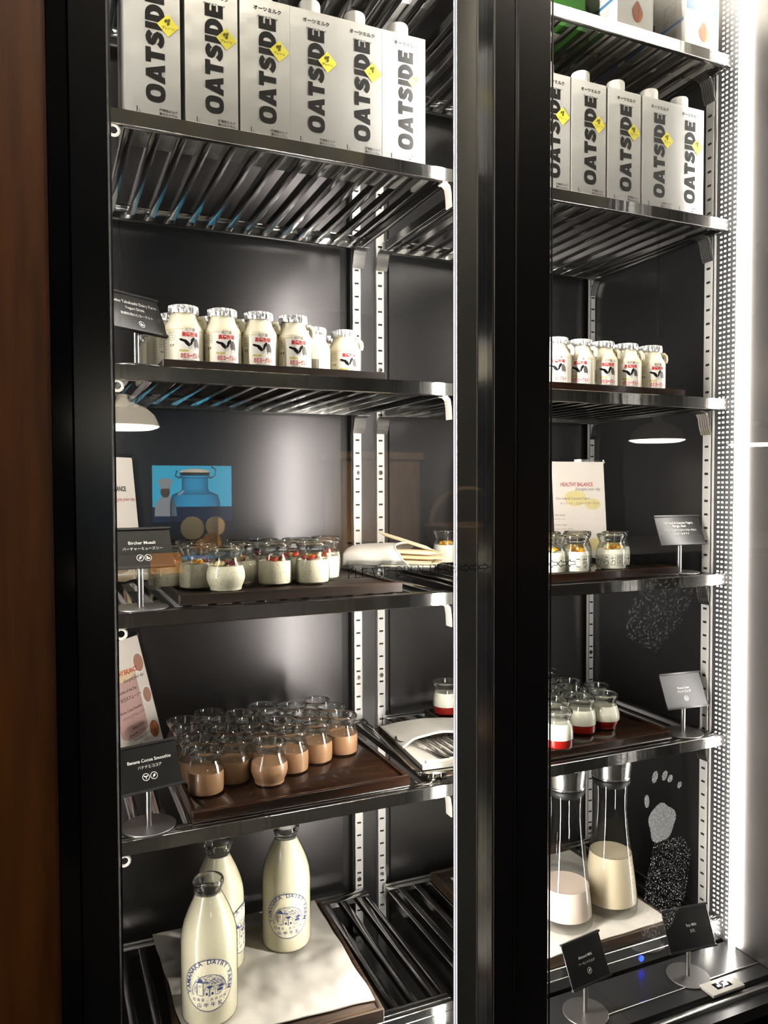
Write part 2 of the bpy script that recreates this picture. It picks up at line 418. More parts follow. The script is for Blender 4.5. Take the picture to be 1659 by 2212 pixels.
def heavy_word(mb, s, fn, length, height, mat):
    ws = [heavy(c)[0] for c in s]; tot = sum(ws)+.05*(len(s)-1); sx = length/tot; x = 0
    for c, wdt in zip(s, ws):
        for it in heavy(c)[1]:
            tr = lambda p: (x+p[0]*sx, p[1]*height)
            if it[0] == 'quad':
                pts = [tr(p) for p in it[1]]; mb.add(pts, [tuple(range(len(pts)))], mat, fn)
            elif it[0] == 'ring':
                o, i = it[1], it[2]; n = len(o); vs = [tr(p) for p in o]+[tr(p) for p in i]
                mb.add(vs, [(k, (k+1) % n, (k+1) % n+n, k+n) for k in range(n)], mat, fn)
            else:
                p = it[1]; vs = []; fs = []
                for k in range(len(p)):
                    a = p[max(0, k-1)]; b = p[min(len(p)-1, k+1)]; L = sqrt((b[0]-a[0])**2+(b[1]-a[1])**2)
                    nx, ny = -(b[1]-a[1])/L*it[2]/2, (b[0]-a[0])/L*it[2]/2
                    vs += [tr((p[k][0]+nx, p[k][1]+ny)), tr((p[k][0]-nx, p[k][1]-ny))]
                    if k: fs.append((2*k-2, 2*k-1, 2*k+1, 2*k))
                mb.add(vs, fs, mat, fn)
        if c == 'A':   # the counter of the A
            pts = [(x+a*sx, b*height) for a, b in ((.425, .36), (.535, .36), (.48, .62))]
            mb.add(pts, [(0, 1, 2)], 'carton', lambda u, v: (lambda q: (q[0], q[1]-.0002, q[2]))(fn(u, v)))
        x += (wdt+.05)*sx
ORD = ['first', 'second', 'third', 'fourth', 'fifth', 'sixth', 'seventh']

# ------------------------------------------------------------------ room (the setting)
def struct(name, mb, **k):
    o = mb.build(name, smooth=False, **k); o['kind'] = 'structure'; return o
b = MB(); b.box(-3.2, -.0395, -.150, .55, 0, 2.7, 'wall_wood'); struct('wall_left', b)
b = MB(); b.box(1.205, 5.5, -.150, .55, 0, 2.7, 'wall_wood'); struct('wall_right', b)
b = MB(); b.box(-.0395, 1.205, -.150, .55, 2.30, 2.7, 'wall_wood'); struct('wall_front', b)
b = MB(); b.box(-3.2, 5.5, -5.6, .55, -.1, 0, 'room_floor'); struct('floor', b)
b = MB(); b.box(-3.2, 5.5, -5.6, .55, 2.7, 2.8, 'ceiling'); struct('ceiling', b)
for i, (x, y) in enumerate(((-1.0, -1.0), (.4, -1.0), (1.5, -.8))):  # added lights, put in to brighten the room and the steel rails
    t = thing('added_ceiling_light', 'added round ceiling light in front of the fridge, ' + ('left', 'middle', 'right')[i], 'added light', (x, y, 2.69), 0, 'added ceiling lights')
    d = MB(); d.lathe([(.075, .008), (.078, 0), (.062, 0), (.060, .006)], 'lamp_white', 28); d.build('added_light_ring', t)
    d = MB(); d.lathe([(.061, .005), (0, .005)], 'down', 28); d.build('lens', t)
b = MB(); b.box(-3.2, 5.5, -5.45, -5.3, 0, 2.7, 'room_dark'); struct('wall_back', b)
t = thing('wall_screen', 'lit blue wall screen showing a cook in a white hat, mirrored behind the lemon jar', 'screen', (.985, -5.30, .97), 0)
b = MB(); b.bbox(-.315, .315, .001, .035, 0, .46, 'black', .004); b.build('screen_frame', t)
sf_ = lambda k: (lambda u, v: (u, .0352+.0004*k, v))
b = MB(); rect2(b, sf_(0), -.300, .300, .015, .445, 'sky'); b.build('display', t, smooth=False)
b = MB(); rect2(b, sf_(1), -.300, .300, .015, .130, 'scr_blue')
b.add([(-.285, .06), (-.12, .06), (-.13, .16), (-.175, .215), (-.235, .21), (-.28, .15)], [(0, 1, 2, 3, 4, 5)], 'scr_white', sf_(2))
disc2(b, sf_(3), -.205, .245, .035, .045, 'scr_skin', 20); rect2(b, sf_(4), -.245, -.165, .270, .310, 'scr_white'); disc2(b, sf_(4), -.205, .320, .055, .030, 'scr_white', 20)
b.build('picture', t, smooth=False)
for i, (x, tx, pw) in enumerate(((.47, .47, 520), (1.7, 1.7, 120))):       # added spotlights that brighten the lemon jar and counter
    ld_ = bpy.data.lights.new('added_counter_spot', 'SPOT'); ld_.energy = pw; ld_.color = (1, .86, .68); ld_.spot_size = R(62); ld_.spot_blend = .6; ld_.shadow_soft_size = .05
    lo = bpy.data.objects.new('added_counter_spot', ld_); COL.objects.link(lo); lo.location = (x, -1.55, 2.62)
    lo.rotation_euler = (Vector((tx, -2.25, 1.0))-Vector((x, -1.55, 2.62))).to_track_quat('-Z', 'Y').to_euler()
    tag(lo, 'added spotlight brightening the buffet counter, ' + ('left', 'right')[i], 'added spotlight')
la = bpy.data.lights.new('added_ceiling_wash', 'AREA'); la.shape = 'RECTANGLE'; la.size = 2.6; la.size_y = .10; la.energy = CEILING_WASH; la.color = (1, .93, .80)  # added uplight for the ceiling that the shelf rails reflect
lo = bpy.data.objects.new('added_ceiling_wash', la); COL.objects.link(lo); lo.location = (.9, -.95, 2.56); lo.rotation_euler = (R(150), 0, 0)
tag(lo, 'added long area light brightening the ceiling of the room', 'added area light')
# ------------------------------------------------------------------ the display fridge
ZS = {0: 2.0274, 1: 1.7349, 2: 1.4115, 3: 1.0902, 4: .7906, 5: .4433}
XL, XM0, XM1, XR = -.018, .528, .570, 1.102
FB = (.55, .12, 0.0)
fridge = thing('display_fridge', 'tall black glass-door display fridge with two bays of lit steel shelves', 'display fridge', FB)
def fp(name, mb, parent=None, **k):
    """a part of the fridge given in room coordinates"""
    o = mb.build(name, parent or fridge, loc=(tuple(-c for c in FB) if parent is None else (0, 0, 0)), **k)
    return o
b = MB(); b.box(XL-.02, .492, .398, .41, .34, 2.26, 'panel'); fp('back_panel', b)
b = MB(); b.box(.598, XR+.02, .398, .41, .34, 2.26, 'panel2'); fp('back_panel', b)
b = MB(); b.box(.492, .598, .405, .42, .34, 2.26, 'gasket'); b.box(.509, .588, .386, .405, .34, 2.26, 'panel2'); fp('centre_pilaster', b)
b = MB(); b.box(-.0385, XL, -.108, .41, .34, 2.26, 'wall_in'); fp('side_wall', b)
b = MB(); b.box(XR+.0005, 1.16, .0, .41, .34, 2.26, 'wall_in'); fp('side_wall', b)
b = MB(); b.box(XR+.0005, 1.16, -.108, .0, .404, 2.26, 'jamb'); fp('front_jamb', b)
b = MB(); b.box(-.0385, 1.2, -.108, .42, 2.22, 2.28, 'wall_in'); fp('top_panel', b)
b = MB(); b.box(-.0385, 1.2, -.01, .42, .30, .352, 'floor_in'); b.box(-.0385, 1.2, -.15, .42, .02, .30, 'black'); fp('base_cabinet', b)
# sill in front of the lowest shelf
b = MB()
b.box(-.0385, 1.16, -.108, -.006, .30, .4025, 'sill')
b.box(-.0385, 1.16, -.150, -.1085, .30, .392, 'sill')
fp('sill', b, smooth=False)
b = MB()
b.bbox(.60, 1.10, -.0795, -.0765, .4025, .4045, 'trim', .0005); b.bbox(.60, 1.16, -.1275, -.118, .392, .400, 'trim', .001)
fp('sill_trim', b)
b = MB(); b.box(.790, .7915, -.108, -.012, .4025, .4028, 'gasket'); fp('sill_joint', b)
b = MB(); b.bbox(XL, .528, -.001, .0, .4025, .43, 'steel', .0003); b.bbox(.57, XR, -.001, .0, .4025, .425, 'steel', .0003); fp('kick_strip', b)
b = MB(); b.lathe([(0, -.0012), (.004, -.001), (.005, 0)], 'blue_led', 12, fn=lambda x, y, z: (.905+x, -.0022+z, .4165+y)); fp('indicator_light', b)
# mullion between the two bays
b = MB(); b.prism([(.5175, -.030), (.5203, -.0165), (.5290, .002), (.5715, .002), (.5802, -.0165), (.5830, -.030)], .352, 2.22, 'mullion', plane='xy')
fp('mullion', b)
b = MB(); b.box(.5515, .5527, -.0306, -.03, .40, 2.22, 'clip'); fp('mullion_trim', b)  # trim whitened to stand in for the LED light it reflects
# frame: left jamb, then two doors
b = MB(); b.box(-.0388, -.0195, -.158, -.108, .30, 2.28, 'black'); fp('frame_jamb', b)
b = MB(); b.box(1.162, 1.2045, -.158, -.108, .30, 2.28, 'black'); fp('frame_jamb', b)
b = MB(); b.box(-.0195, 1.162, -.150, -.108, 2.22, 2.28, 'black'); fp('frame_head', b)
GY0, GY1 = -.142, -.136
def door(x0, x1, sl, sr, hx):
    d = MB()
    for a, c in ((x0, x0+sl), (x1-sr, x1)):
        d.bbox(a, c, -.152, -.110, .33, 2.215, 'black_door', .002)
    d.box(x0+sl, x1-sr, -.150, -.112, .33, .372, 'black_door'); d.box(x0+sl, x1-sr, -.150, -.112, 2.17, 2.215, 'black_door')
    o = fp('door', d)
    g = MB(); g.box(x0+sl-.001, x1-sr+.001, GY0, GY1, .372, 2.17, 'glass'); g.build('glass_pane', o, smooth=False)
    g = MB()
    for a in (x0+sl, x1-sr-.002): g.box(a, a+.002, -.1535, -.152, .372, 2.17, 'gasket')
    g.build('pane_gasket', o)
    return o
door_l = door(-.0190, .5405, .0415, .0345, .52)
door_r = door(.5435, 1.160, .0545, .030, .57)
tag(door_l, 'left glass door lettered PLEASE OPEN HERE'); tag(door_r, 'right glass door with Japanese lettering and a handprint')
b = MB(); b.box(.5065, .5072, -.1530, -.152, .40, 2.17, 'clip'); b.box(.5406, .5434, -.151, -.113, .33, 2.215, 'gasket'); fp('door_seam', b)
dg = GY0-.0004
dfn = lambda u, v: (u, dg, v)
b = MB()
serif_text(b, 'PLEASE OPEN HERE', dfn, .2986, 1.1380, .156, .0118, 'ink')
def arrow(mb, x, z, L, h, s, mat):
    pts = [(0, .22), (.55, .22), (.55, .5), (1, 0), (.55, -.5), (.55, -.22), (0, -.22), (0, .22)]
    line2(mb, dfn, [(x+(p if s > 0 else 1-p)*L, z+q*h) for p, q in pts], .0010, mat)
for i in range(3): arrow(b, .4600+i*.0150, 1.1435, .0145, .0100, 1, 'ink')
b.build('door_lettering', door_l, smooth=False)
b = MB()
for i in range(3): arrow(b, .6030+i*.0155, 1.1425, .0150, .0105, -1, 'ink')
text(b, 'こちらからお開け下さい', dfn, .6500, 1.1348, 'ink', wd=.1365, h=.0150, al='l', bold=-.012)
b.build('door_lettering', door_r, smooth=False)
b = MB()
xs0, xs1, z0, z1 = .5985, .7985, 1.1325, 1.1525
b.prism([(xs0, z0), (xs1-.006, z0), (xs1, z0+.005), (xs1, z1-.005), (xs1-.006, z1), (xs0, z1)], GY0-.0003, GY0-.0001, 'film')
b.build('clear_film', door_r, smooth=False)
# marks on the right pane: a hand print, dried drops and wiping streaks
b = MB()
for (x, z, rx, rz_, a) in ((.8005, .807, .0055, .0095, 15), (.8200, .8065, .005, .008, 25), (.8310, .800, .0050, .0065, 30), (.8500, .787, .0045, .0055, 30), (.7850, .772, .0048, .0105, -5)):
    disc2(b, dfn, x, z, rz_, rx, 'hand', 18, R(90-a))
pp = []
for i in range(36):
    a = 2*pi*i/36; rr = 1+.06*sin(5*a)+.05*sin(3*a+1)
    pp.append((.8150+.0265*rr*cos(a), .7340+.0300*rr*sin(a)))
b.add([(.8150, .7340)]+pp, [(0, 1+i, 1+(i+1) % 36) for i in range(36)], 'hand', dfn)
b.build('handprint', door_r, smooth=False)
b = MB(); pp = [(.775, .560), (.80, .555), (.835, .565), (.865, .61), (.875, .68), (.855, .705), (.80, .705), (.785, .65)]
b.add(pp, [tuple(range(len(pp)))], 'speck', dfn); b.build('dried_drops', door_r, smooth=False)
b = MB(); pp = [(.74, 1.03), (.80, 1.0), (.86, 1.05), (.88, 1.10), (.80, 1.12), (.75, 1.08)]
b.add(pp, [tuple(range(len(pp)))], 'streak', dfn); b.build('wipe_streaks', door_r, smooth=False)
# LED strips
def led(x0, x1, y0, y1):
    d = MB(); d.bbox(x0, x1, y0, y1, .400, 2.20, 'led_wide', .0015); return fp('led_strip', d)
for s_, x in ((-1, .5173), (1, .5832)):          # angled strips on the post, shining back into each bay
    A, B_, C_ = (x, -.0300), (x+s_*.0043, -.0298), (x-s_*.0027, -.0170)
    d = MB(); d.add([(p[0], p[1], z) for z in (.400, 2.20) for p in (B_, C_)], [(0, 1, 3, 2)], 'led')
    o = fp('led_strip', d, smooth=False)
    d = MB(); d.add([(p[0], p[1], z) for z in (.400, 2.20) for p in (A, B_)], [(0, 1, 3, 2)], 'led_edge')
    d.add([(p[0], p[1], z) for z in (.400, 2.20) for p in (A, B_, C_)], [(0, 1, 2), (5, 4, 3)], 'led_edge'); d.build('frosted_edge', o, smooth=False)
A, B_ = (-.0175, -.0300), (-.0105, -.0200)      # the strip behind the left door stile
d = MB(); d.add([(p[0], p[1], z) for z in (.400, 2.20) for p in (A, B_)], [(0, 2, 3, 1)], 'led_left'); d.box(-.0178, -.0104, -.034, -.0305, .4, 2.2, 'gasket'); fp('led_strip', d, smooth=False)
led(1.0900, 1.0965, -.0335, -.0215)
b = MB(); b.box(1.1000, 1.1008, -.017, .036, .404, 2.20, 'led_reflection_base'); b.box(1.0990, 1.1000, .032, .036, .404, 2.20, 'rail')
ld = fp('led_reflection_plate', b)  # added plate behind the painted LED reflections on the side wall
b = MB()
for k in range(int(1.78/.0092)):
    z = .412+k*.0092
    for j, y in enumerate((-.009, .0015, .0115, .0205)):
        b.box(1.0994, 1.1000, y-.0019, y+.0019, z-.0015, z+.0015, 'led_reflection_dot')
b.build('led_reflection_dots', ld, smooth=False)  # glowing squares painted as repeated reflections of the LED strip
# slotted shelf standards with their shelf brackets
def standard(x0, x1, y, slots=True):
    d = MB(); d.box(x0, x1, y, y+.008, .36, 2.2, 'rail')
    xm = (x0+x1)/2
    d.box(x0, x0+.001, y-.0008, y, .36, 2.2, 'chrome'); d.box(x1-.001, x1, y-.0008, y, .36, 2.2, 'chrome')
    for k in range(72):
        z = .372+k*.0256
        d.bbox(xm-.0042, xm+.0042, y-.0003, y+.0002, z-.0017, z+.0017, 'slot', .0009)
        if k % 8 == 3:
            d.lathe([(.0048, 0), (.0046, .0008), (0, .0012)], 'chrome', 14, fn=lambda a, c, h, z=z: (xm+a, y-h, z+.0125+c))
            d.box(xm-.0022, xm+.0022, y-.0016, y-.001, z+.0121, z+.0129, 'slot'); d.box(xm-.0004, xm+.0004, y-.0016, y-.001, z+.0103, z+.0147, 'slot')
    return fp('shelf_standard', d)
def curved(prof, w0, w1, t, mat, mk):
    d = MB(); n = len(prof); vs = []
    for i, (a, c) in enumerate(prof):
        p, q = prof[max(0, i-1)], prof[min(n-1, i+1)]; L = sqrt((q[0]-p[0])**2+(q[1]-p[1])**2)
        nx, ny = -(q[1]-p[1])/L*t, (q[0]-p[0])/L*t
        vs += [mk(a, c, w0), mk(a, c, w1), mk(a+nx, c+ny, w0), mk(a+nx, c+ny, w1)]
    fs = []
    for i in range(n-1):
        k = 4*i
        fs += [(k, k+1, k+5, k+4), (k+2, k+6, k+7, k+3), (k, k+4, k+6, k+2), (k+1, k+3, k+7, k+5)]
    fs += [(0, 2, 3, 1), (4*n-4, 4*n-3, 4*n-1, 4*n-2)]
    return d.add(vs, fs, mat)
prof = [(-.030, 0), (-.022, 0), (-.0145, -.0020), (-.0095, -.009), (-.0072, -.019), (-.0035, -.027), (-.0012, -.032)]
for x0, x1 in ((.5105, .5285), (.5605, .5785), (1.0875, 1.1012)):
    st = standard(x0, x1, .378)
    for k in range(0, 5):
        z = ZS[k]-.0215
        curved(prof, x0-.001, x1+.006 if x1 < 1 else x1, .0018, 'chrome', lambda a, c, ww, z=z: (ww, .3775+a, z+c)).build('shelf_bracket', st)
d = MB(); d.box(1.0985, 1.1015, .0395, .058, .40, 2.2, 'rail')
for k in range(70):
    z = .43+k*.0256
    d.bbox(1.0982, 1.0986, .0445, .053, z-.0021, z+.0021, 'slot', .0004)
st = fp('shelf_standard', d)
for k in range(0, 5):
    z = ZS[k]-.0215
    pr = [(-.030, 0), (-.022, 0), (-.0145, -.003), (-.0095, -.012), (-.0072, -.026), (-.0035, -.036), (-.0012, -.042)]
    bm_ = curved(pr, .036, .062, .0018, 'chrome', lambda a, c, ww, z=z: (1.099+a, ww, z+c))
    for q in range(1, 5): bm_.add(*[[(1.099+a-.0006, .036+.0052*q+s_, z+c-.0006) for a, c in pr for s_ in (0, .0008)], [(2*i, 2*i+1, 2*i+3, 2*i+2) for i in range(len(pr)-1)]], 'slot')
    bm_.build('shelf_bracket', st)
for k in range(1, 5):
    z = ZS[k]-.0215
    d = curved([(.0, 0), (.006, 0), (.0105, -.004), (.0125, -.016), (.0135, -.034)], .004, .020, .0025, 'clip', lambda a, c, ww, z=z: (.5125+a, ww, z+c)); fp('shelf_clip', d)
    d = MB(); d.tube([(.040+.0065*cos(a), .004, z-.006+.0065*sin(a)) for a in [2*pi*i/14 for i in range(14)]], .002, 'clip', 8, closed=True); fp('shelf_clip', d)

# ------------------------------------------------------------------ shelves
def shelf(x0, x1, z, label, s0, pitch):
    cx = (x0+x1)/2
    t = thing('steel_shelf', label, 'shelf', (cx, .186, z-.0202), 0, 'slatted steel shelves')
    o = (-cx, -.186, -(z-.0202))
    d = MB(); d.bbox(x0, x1, 0, .010, z-.0202, z, 'steel', .0012); d.bbox(x0, x1, .010, .024, z-.003, z-.0004, 'steel', .0006); d.build('front_rail', t, o)
    d = MB(); d.bbox(x0, x1, .362, .3725, z-.0202, z, 'steel', .0012); d.bbox(x0, x1, .346, .362, z-.003, z-.0004, 'steel', .0006); d.build('back_rail', t, o)
    for a in (x0, x1-.008):
        d = MB(); d.bbox(a, a+.008, .0105, .3615, z-.0190, z-.0032, 'steel_slat', .0008); d.build('side_rail', t, o)
    d = MB()
    for i in range(40):
        x = s0+pitch*i
        if x > x1-.016: break
        d.bbox(x-.0063, x+.0063, .0105, .3615, z-.0125, z-.0005, 'steel_slat', .0008)
    d.build('slats', t, o)
    return t
for k, (a, c) in enumerate((('under the boxes behind the top of the left door', 'under the almond milk cartons at the top right'),
        ('under the six oat milk cartons on the left', 'under the oat milk cartons on the right'),
        ('under the bottled yogurt drinks on the left', 'under the bottled yogurt drinks on the right'),
        ('under the muesli jars and straws on the left', 'under the mango yogurt jars on the right'),
        ('under the cocoa smoothie jars on the left', 'under the red and white pudding jars on the right'),
        ('under the milk bottles at the bottom left', 'under the two carafes at the bottom right'))):
    shelf(XL+.002, XM0, ZS[k], 'slatted steel shelf '+a, .0266, .0343)
    shelf(XM1, XR-.002, ZS[k], 'slatted steel shelf '+c, .5960, .0348)

# ------------------------------------------------------------------ oat milk cartons
CW, CH = .0708, .1905
def carton_body(d, w, dp, h, mat, side):
    c = .003
    d.add([(-w/2, 0, 0), (w/2, 0, 0), (w/2, 0, h), (-w/2, 0, h)], [(0, 1, 2, 3)], mat)
    d.add([(w/2, 0, 0), (w/2, dp, 0), (w/2, dp, h-.004), (w/2, 0, h)], [(0, 1, 2, 3)], side)
    d.add([(-w/2, 0, 0), (-w/2, 0, h), (-w/2, dp, h-.004), (-w/2, dp, 0)], [(0, 1, 2, 3)], side)
    d.add([(w/2, dp, 0), (-w/2, dp, 0), (-w/2, dp, h-.004), (w/2, dp, h-.004)], [(0, 1, 2, 3)], side)
    # folded top: seam ridge and two folded ears
    d.add([(-w/2, 0, h), (w/2, 0, h), (w/2, dp*.42, h+.003), (-w/2, dp*.42, h+.003), (w/2, dp, h-.004), (-w/2, dp, h-.004)], [(0, 1, 2, 3), (3, 2, 4, 5)], side)
    d.box(-w/2, w/2, dp*.42, dp*.42+.006, h+.002, h+.0045, side)
    # folded bottom flaps
    d.add([(-w/2, 0, 0), (w/2, 0, 0), (w/2, dp, 0), (-w/2, dp, 0)], [(0, 3, 2, 1)], side)
    d.add([(-w/2+.002, .004, -.0004), (0, dp/2, -.0020), (-w/2+.002, dp-.004, -.0004)], [(0, 2, 1)], mat)
    d.add([(w/2-.002, .004, -.0004), (w/2-.002, dp-.004, -.0004), (0, dp/2, -.0020)], [(0, 2, 1)], mat)
def make_oat(label, loc, group):
    t = thing('oat_milk_carton', label, 'carton', loc, 0, group)
    d = MB(); carton_body(d, CW, .0950, CH, 'carton', 'carton_side'); d.build('carton_body', t, ang=20)
    fn = lambda u, v: (u, -.0004, v)
    d = MB()
    heavy_word(d, 'OATSIDE', lambda u, v: (.0155-v, -.0004, .0215+u), .1450, .0246, 'ink')
    text(d, 'オーツミルク', fn, .0035, .1735, 'ink', wd=.0395, bold=.030)
    text(d, 'バリスタブレンド', fn, .0035, .1640, 'ink', wd=.0300, bold=.024)
    text(d, '1', fn, -.0205, .0060, 'ink', h=.0070, bold=.01); text(d, 'L', fn, -.0168, .0060, 'ink', h=.0034)
    for i, s_ in enumerate(('植物性ミルク', '高カルシウム', 'コレステロール0mg')):
        text(d, s_, fn, .0310, .0110-.0050*i, 'ink', h=.0038, al='r', bold=.018)
    d.build('print', t, smooth=False)
    d = MB(); c = (.0200, .1235); r = .0148
    fy = lambda u, v: (u, -.0008, v); fk = lambda u, v: (u, -.0011, v)
    d.add([(c[0]-r*.95, c[1]), (c[0], c[1]-r), (c[0]+r*.95, c[1]), (c[0], c[1]+r)], [(0, 1, 2, 3)], 'yellow', fy)
    text(d, 'プレーン', fk, c[0], c[1]-.0052, 'ink', wd=.0165, bold=.015)
    for (a, e) in ((-.0028, .0055), (.0010, .0066), (.0002, .0022)):
        disc2(d, fk, c[0]+a, c[1]+e, .0027, .0015, 'ink', 12, R(65)); line2(d, lambda u, v: (u, -.0013, v), [(c[0]+a-.0008, c[1]+e-.002), (c[0]+a+.0008, c[1]+e+.002)], .0004, 'yellow')
    d.build('badge', t, smooth=False)
    d = MB(); d.lathe([(.0185, .0), (.0185, .0032), (.0168, .004), (.0160, .0045)], 'cap', 28, ox=.002, oy=.026)
    pr = []
    for k in range(72):
        pass
    seg = 60; vs = []; fs = []
    for j, (rr, z) in enumerate(((.0157, .0045), (.0157, .0215), (.0147, .0235), (.0, .0235))):
        for k in range(seg):
            a = 2*pi*k/seg; q = rr-(.0005 if (k % 2 and j < 2) else 0)
            vs.append((.002+q*cos(a), .026+q*sin(a), z))
    for j in range(3):
        for k in range(seg): fs.append((j*seg+k, j*seg+(k+1) % seg, (j+1)*seg+(k+1) % seg, (j+1)*seg+k))
    d.add(vs, fs, 'cap'); d.build('screw_cap', t, (0, 0, CH+.001))
    return t
oat = None
GO1, GO2 = 'oat milk cartons in the left bay', 'oat milk cartons in the right bay'
xs = [.0512, .1306, .2056, .2783, .3479, .4196, .4887]
lab = ['leftmost of the six silver oat milk cartons behind the left door'] + ['silver oat milk carton, %s from the left of the six behind the left door' % ORD[i] for i in range(1, 5)] + ['rightmost of the six silver oat milk cartons behind the left door']
for i in range(6):
    x = (xs[i]+xs[i+1])/2; loc = (x, .018, ZS[1]+.0022)
    if oat is None: oat = make_oat(lab[i], loc, GO1)
    else: dup(oat, loc, R((0, .6, 0, -.5, .4, 0)[i]), lab[i], GO1)
xs = [.6860, .7585, .8330, .9090, .9820, 1.0500]
for i in range(5):
    x = (xs[i]+xs[i+1])/2
    dup(oat, (x, .018, ZS[1]+.0022), 0, ('silver oat milk carton half hidden by the door stile, leftmost on the right', 'silver oat milk carton, second from the left behind the right door', 'middle one of the five silver oat milk cartons behind the right door',
        'silver oat milk carton, second from the LED strip behind the right door', 'silver oat milk carton nearest the bright LED strip')[i], GO2)
# boxes on the top shelf behind the left door, seen from below through the slats
for i, (x, y) in enumerate(((.345, .100), (.420, .100), (.495, .100), (.425, .200))):
    dup(oat, (x, y, ZS[0]+.0022), 0, ('leftmost', 'middle', 'rightmost', 'hindmost')[i] + ' silver carton seen from below through the top left slats', 'cartons on the top left shelf')
# almond milk cartons, top right
alm = None
def make_almond(label, loc):
    t = thing('almond_milk_carton', label, 'carton', loc, 0, 'almond milk cartons on the top right shelf')
    d = MB(); carton_body(d, .078, .075, .195, 'label_white', 'label_white'); d.build('carton_body', t, ang=20)
    fn = lambda u, v: (u, -.0004, v); sf = lambda u, v: (-.0394, u, v)
    d = MB()
    pts = [(0, .0)] + [(.0130*sin(R(a))**.8*(1-.25*(a/180)), .0305*(-cos(R(a)))*.5+.0) for a in range(10, 171, 16)]
    al = [(.004, .0280+.0185)]
    out = []
    for i in range(28):
        a = 2*pi*i/28; v = sin(a); u = cos(a)*(1-.35*max(0, v))*(1 if v < 0 else (1-v*v*.45))
        out.append((.004+.0118*u, .0365+.0185*v))
    d.add([(.004, .0365)]+out, [(0, 1+i, 1+(i+1) % 28) for i in range(28)], 'almond_pic', fn)
    for k in (-.006, -.002, .002, .006): line2(d, lambda u, v: (u, -.0007, v), [(.004+k*.5, .052-abs(k)*.5), (.004+k, .036), (.004+k*.5, .021+abs(k)*.4)], .0006, 'ink_pink')
    text(d, 'ビタミンE 食物繊維・Ca', fn, .0, .0600, 'ink', wd=.050)
    rect2(d, fn, -.036, .036, .0700, .0860, 'blue_band')
    text(d, 'ALMOND', fn, 0, .105, 'ink_blue', wd=.055, bold=.02)
    for i in range(15):
        text(d, '原材料名アーモンド食物繊維'[i % 5:i % 5+9], sf, .037, .006+.0052*i if i < 8 else .018+.0052*i, 'ink_grey', h=.0034)
    rect2(d, sf, .004, .070, .0505, .0565, 'blue_band')
    d.build('print', t, smooth=False)
    d = MB(); d.lathe([(.0172, .0), (.0172, .003), (.0150, .0035), (.0150, .015), (.0135, .017), (0, .017)], 'cap', 30, ox=0, oy=.036); d.build('screw_cap', t, (0, 0, .197))
    return t
for i, (x, y, l) in enumerate(((.893, .018, 'almond milk carton partly hidden by the shelf edge, left front of the top right shelf'), (1.0445, .018, 'almond milk carton with almond picture nearest the LED strip, top right corner'),
        (.893, .105, 'white carton seen from below, behind the left front almond milk carton'), (1.0445, .105, 'white carton seen from below, behind the almond milk carton by the LED strip'),
        (.893, .190, 'white carton seen from below, third back behind the left almond milk carton'), (1.0445, .190, 'white carton seen from below, third back behind the almond carton by the LED'))):
    loc = (x, y, ZS[0]+.0022)
    if alm is None: alm = make_almond(l, loc)
    else: dup(alm, loc, 0, l)
for i, (x, y) in enumerate(((.775, .05), (.775, .135))):
    t = thing('green_carton', ('green drink carton seen from below at the top of the right bay', 'green drink carton seen from below behind the other green one')[i], 'carton', (x, y, ZS[0]+.0022), 0, 'green cartons on the top right shelf')
    d = MB(); carton_body(d, .074, .075, .195, 'green', 'green'); d.build('carton_body', t, ang=20)
    d = MB(); d.box(-.036, .0, .02, .05, -.0026, -.0022, 'label_white'); d.build('bottom_print', t)

# ------------------------------------------------------------------ trays
def tray(x0, x1, y0, y1, z, h, mat, label, rz=0, rim=.005, name='serving_tray', flo=.0125):
    cx, cy = (x0+x1)/2, (y0+y1)/2; w, dp = (x1-x0)/2, (y1-y0)/2
    t = thing(name, label, 'tray', (cx, cy, z+.0003), rz, 'dark wooden trays')
    d = MB(); d.bbox(-w+.006, w-.006, -dp+.006, dp-.006, 0.0, flo, mat, .0006); d.build('tray_board', t)
    d = MB(); tk = .007
    d.bbox(-w, w, -dp, -dp+tk, 0, h, mat, .0012); d.bbox(-w, w, dp-tk, dp, 0, h, mat, .0012)
    d.bbox(-w, -w+tk, -dp+tk, dp-tk, 0, h, mat, .0012); d.bbox(w-tk, w, -dp+tk, dp-tk, 0, h, mat, .0012)
    d.build('tray_rim', t)
    return t
tray(.0986, .4236, .018, .325, ZS[2], .0125, 'wood_dark', 'dark wooden tray under the left bottled yogurt drinks', flo=.0085)
tray(.680, 1.010, .014, .325, ZS[2], .0135, 'wood', 'dark wooden tray under the right bottled yogurt drinks', flo=.0085)
tray(.118, .455, .028, .310, ZS[3], .0150, 'wood_dark', 'dark wooden tray under the muesli jars', flo=.0108)
tray(.640, 1.005, .020, .330, ZS[3], .0150, 'wood', 'dark wooden tray under the mango yogurt jars', flo=.0108)
tray(.130, .460, .014, .310, ZS[4], .0165, 'wood', 'brown wooden tray under the cocoa smoothie jars')
tray(.640, .990, .018, .325, ZS[4], .0165, 'wood', 'brown wooden tray under the red and white pudding jars')
tray(.116, .416, .006, .340, ZS[5], .0200, 'wood_rustic', 'worn wooden tray under the napkin with milk bottles', R(-2.2), flo=.017)
tray(.662, .985, .004, .342, ZS[5], .0200, 'wood_rustic', 'worn wooden tray under the napkin with the carafes', 0, flo=.017)

